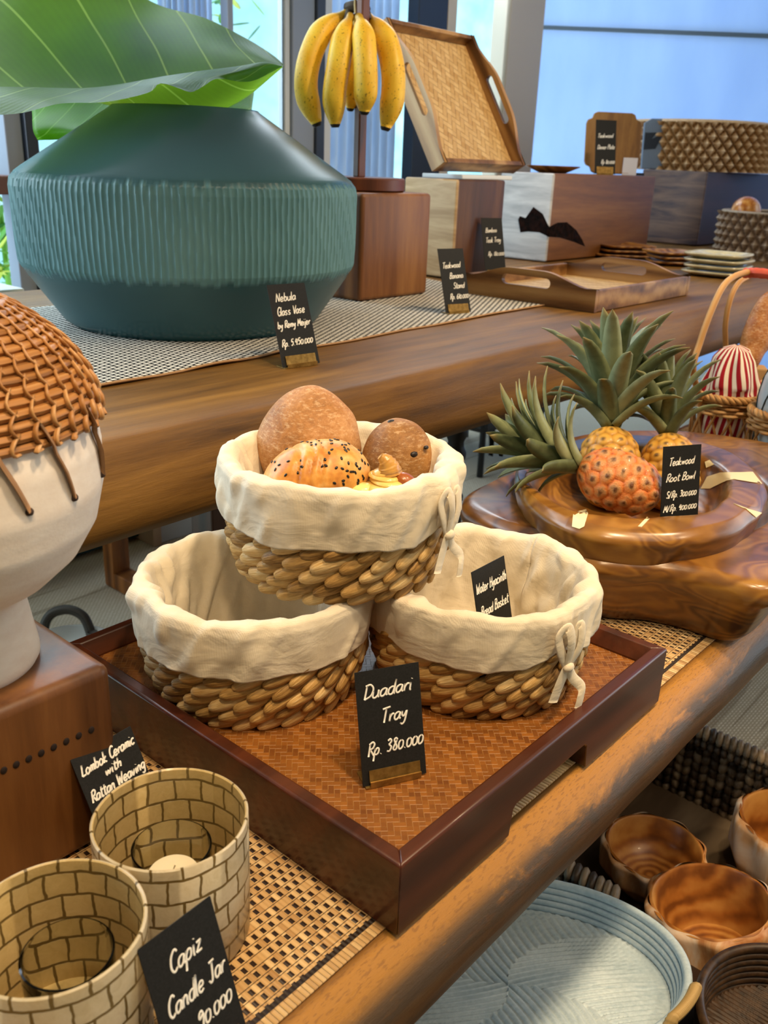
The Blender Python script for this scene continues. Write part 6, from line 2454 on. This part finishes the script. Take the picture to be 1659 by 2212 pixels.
t = NT('blue_grey_rattan')
n1 = t.noise(t.coords('Object', (12, 12, 12)), 1, 3)
n2 = t.noise(t.coords('Object', (160, 160, 160)), 1, 4)
t.bump(n2, 0.2, 0.001)
M_bluer = t.fin(t.ramp(t.math('ADD', t.math('MULTIPLY', n1, 0.6), t.math('MULTIPLY', n2, 0.4)), [(0.3, lin('#97aebc')), (0.7, lin('#c6d6de'))]), 0.5)
M_tanr = strand('tan_wrapping', '#7d6238', '#b0925c', '#d0b680', per=0.4, streak=3)
t = NT('dark_rattan')
n2 = t.noise(t.coords('Object', (80, 80, 80)), 1, 4)
t.bump(n2, 0.2, 0.001)
M_darkr = t.fin(t.ramp(n2, [(0.3, lin('#22160d')), (0.7, lin('#4a3420'))]), 0.45)
bt_c = at(1188, 2140, z=-0.455)
btc = at(1104, 2068, z=-0.454)
btr = coil_tray('round blue-grey rattan tray with ribbed fan floor under the table edge', (btc[0], btc[1], -0.5155), 375 * pix(btc)[2] / FPX, 0.064, M_bluer, 6, 1, fan_floor,
          (-1, -1), M_tanr)
btr.rotation_euler = (0, 0, math.atan2(RT[1], RT[0]))
btr.scale = (1, 0.62, 1)
coil_tray('round dark brown rattan tray behind the blue-grey one at the picture corner', (*at(1728, 2212, z=-0.4455)[:2], -0.5155), 0.120, 0.070, M_darkr, 7, 2, lambda x, y: 0.002 * math.sin(x * 900))

# ------------------------------------------------------------------ floor beyond the tables
M_stool = wood('stool_wood', '#5d3517', '#8a5426', '#a86c35', 'z')
p = at(256, 1262, z=FLOOR)
st = thing('stool', 'brown wooden sled-leg stool on the floor behind the thick plank', 'stool', (p[0], p[1], FLOOR + 0.001))
for dx in (0, 0.40):
    for dy in (0, -0.42):
        m = MB()
        m.box(dx - 0.028, dx + 0.028, dy - 0.024, dy + 0.024, 0, 0.44)
        m.build('leg', M_stool, st, smooth=0, bevel=0.003)
    m = MB()
    m.box(dx - 0.028, dx + 0.028, -0.396, -0.024, 0, 0.05)
    m.build('rail', M_stool, st, smooth=0, bevel=0.003)
m = MB()
m.box(-0.04, 0.44, -0.46, 0.04, 0.44, 0.475)
m.build('seat', M_stool, st, smooth=0, bevel=0.004)

p = at(200, 1245, z=FLOOR)
m = MB()
m.box(-0.5, 0.75, 0.0, 0.5, 0.0, 0.42)
o = m.build('floor_cushion', plain('dark_teal_fabric', '#1d4652', 0.9), None, smooth=180, bevel=0.05, seg=4, loc=(p[0], p[1] + 0.12, FLOOR + 0.001))
tag(o, 'dark teal padded seat behind the wooden stool', 'seat')
p = at(330, 1215, z=FLOOR)
cab = thing('cabinet', 'low pale grey cabinet on the floor behind the wooden stool', 'cabinet', (p[0] + 0.32, p[1] + 0.30, FLOOR + 0.001))
m = MB()
m.box(-0.22, 0.30, -0.20, 0.20, 0, 0.50)
m.build('body', plain('pale_grey_cabinet', '#b9b9b6', 0.5), cab, smooth=0, bevel=0.004)
m = MB()
m.box(-0.25, -0.22, -0.21, 0.21, 0, 0.51)
m.build('side_panel', plain('tan_panel', '#b79a7c', 0.6), cab, smooth=0, bevel=0.002)
pb2 = at(419, 1150, x=1.55)
bo = thing('pump_bottle', 'white bottle with black cap seen under the thick plank', 'bottle', (1.45, at(419, 1150, x=1.45)[1], FLOOR + 0.512))
zz_ = at(419, 1125, x=1.45)
m = MB()
hb_ = max(0.08, zz_[2] - 0.0 - (FLOOR + 0.512))
m.lathe([(0, 0), (0.036, 0), (0.038, 0.01), (0.038, 0.10), (0.030, 0.115), (0, 0.115)], 32)
m.build('body', plain('white_bottle', '#e2ebee', 0.3), bo, smooth=40)
m = MB()
m.lathe([(0, 0.115), (0.034, 0.115), (0.034, 0.155), (0.0, 0.155)], 32)
m.build('cap', M_black, bo, smooth=40)

p = at(150, 1420, z=FLOOR)
hbk = thing('floor_basket', 'grey-white basket with thick wrapped loop handle on the floor mat', 'basket', (p[0], p[1], FLOOR + 0.001))
m = MB()
m.lathe([(0, 0), (0.09, 0), (0.11, 0.012), (0.112, 0.03), (0.105, 0.03), (0.09, 0.012), (0, 0.01)], 48)
m.build('bowl_body', plain('pale_woven', '#cfd0c8', 0.8), hbk, smooth=180)
m = MB()
P = [Vector(at(px, py, d=2.30)) - Vector(hbk.location) for px, py in [(92, 1372), (100, 1340), (118, 1322), (150, 1317), (178, 1330), (192, 1355), (202, 1390)]]
P = [Vector((P[0].x, P[0].y, 0.03))] + P + [Vector((P[-1].x, P[-1].y, 0.03))]
m.tube(smooth_path(P, 6), 0.0125, 12)
hn = m.build('loop_handle', strand('grey_wrapped_handle', '#2d2a26', '#514a40', '#6d655a', per=0.3), hbk, smooth=180)
hn['label'] = 'dark grey wrapped loop handle'

p = at(1090, 1040, z=FLOOR)
ch = thing('chair', 'black metal framed chair standing under the window behind the table', 'chair', (p[0] + 0.15, p[1] + 0.1, FLOOR + 0.001))
o_ = Vector(ch.location)
m = MB()
m.box(-0.20, 0.26, -0.02, 0.40, 0.18, 0.30)
m.build('seat', M_black, ch, smooth=0, bevel=0.02)
for dx, dy in ((-0.18, 0.0), (0.24, 0.0), (-0.18, 0.38), (0.24, 0.38)):
    m = MB()
    m.tube([(dx, dy, 0), (dx, dy, 0.20)], 0.013, 10)
    m.build('leg', M_black, ch, smooth=60)
m = MB()
for px in (1060, 1082):
    a = Vector(at(px, 985, y=p[1] + 0.1)) - o_
    b_ = Vector(at(px + (4 if px > 1070 else -2), 915, y=p[1] + 0.1)) - o_
    m.tube([(a.x, a.y, 0.28), tuple(a), tuple(b_), (b_.x, b_.y, 0.70)], 0.010, 8)
m.build('backrest', M_black, ch, smooth=180)
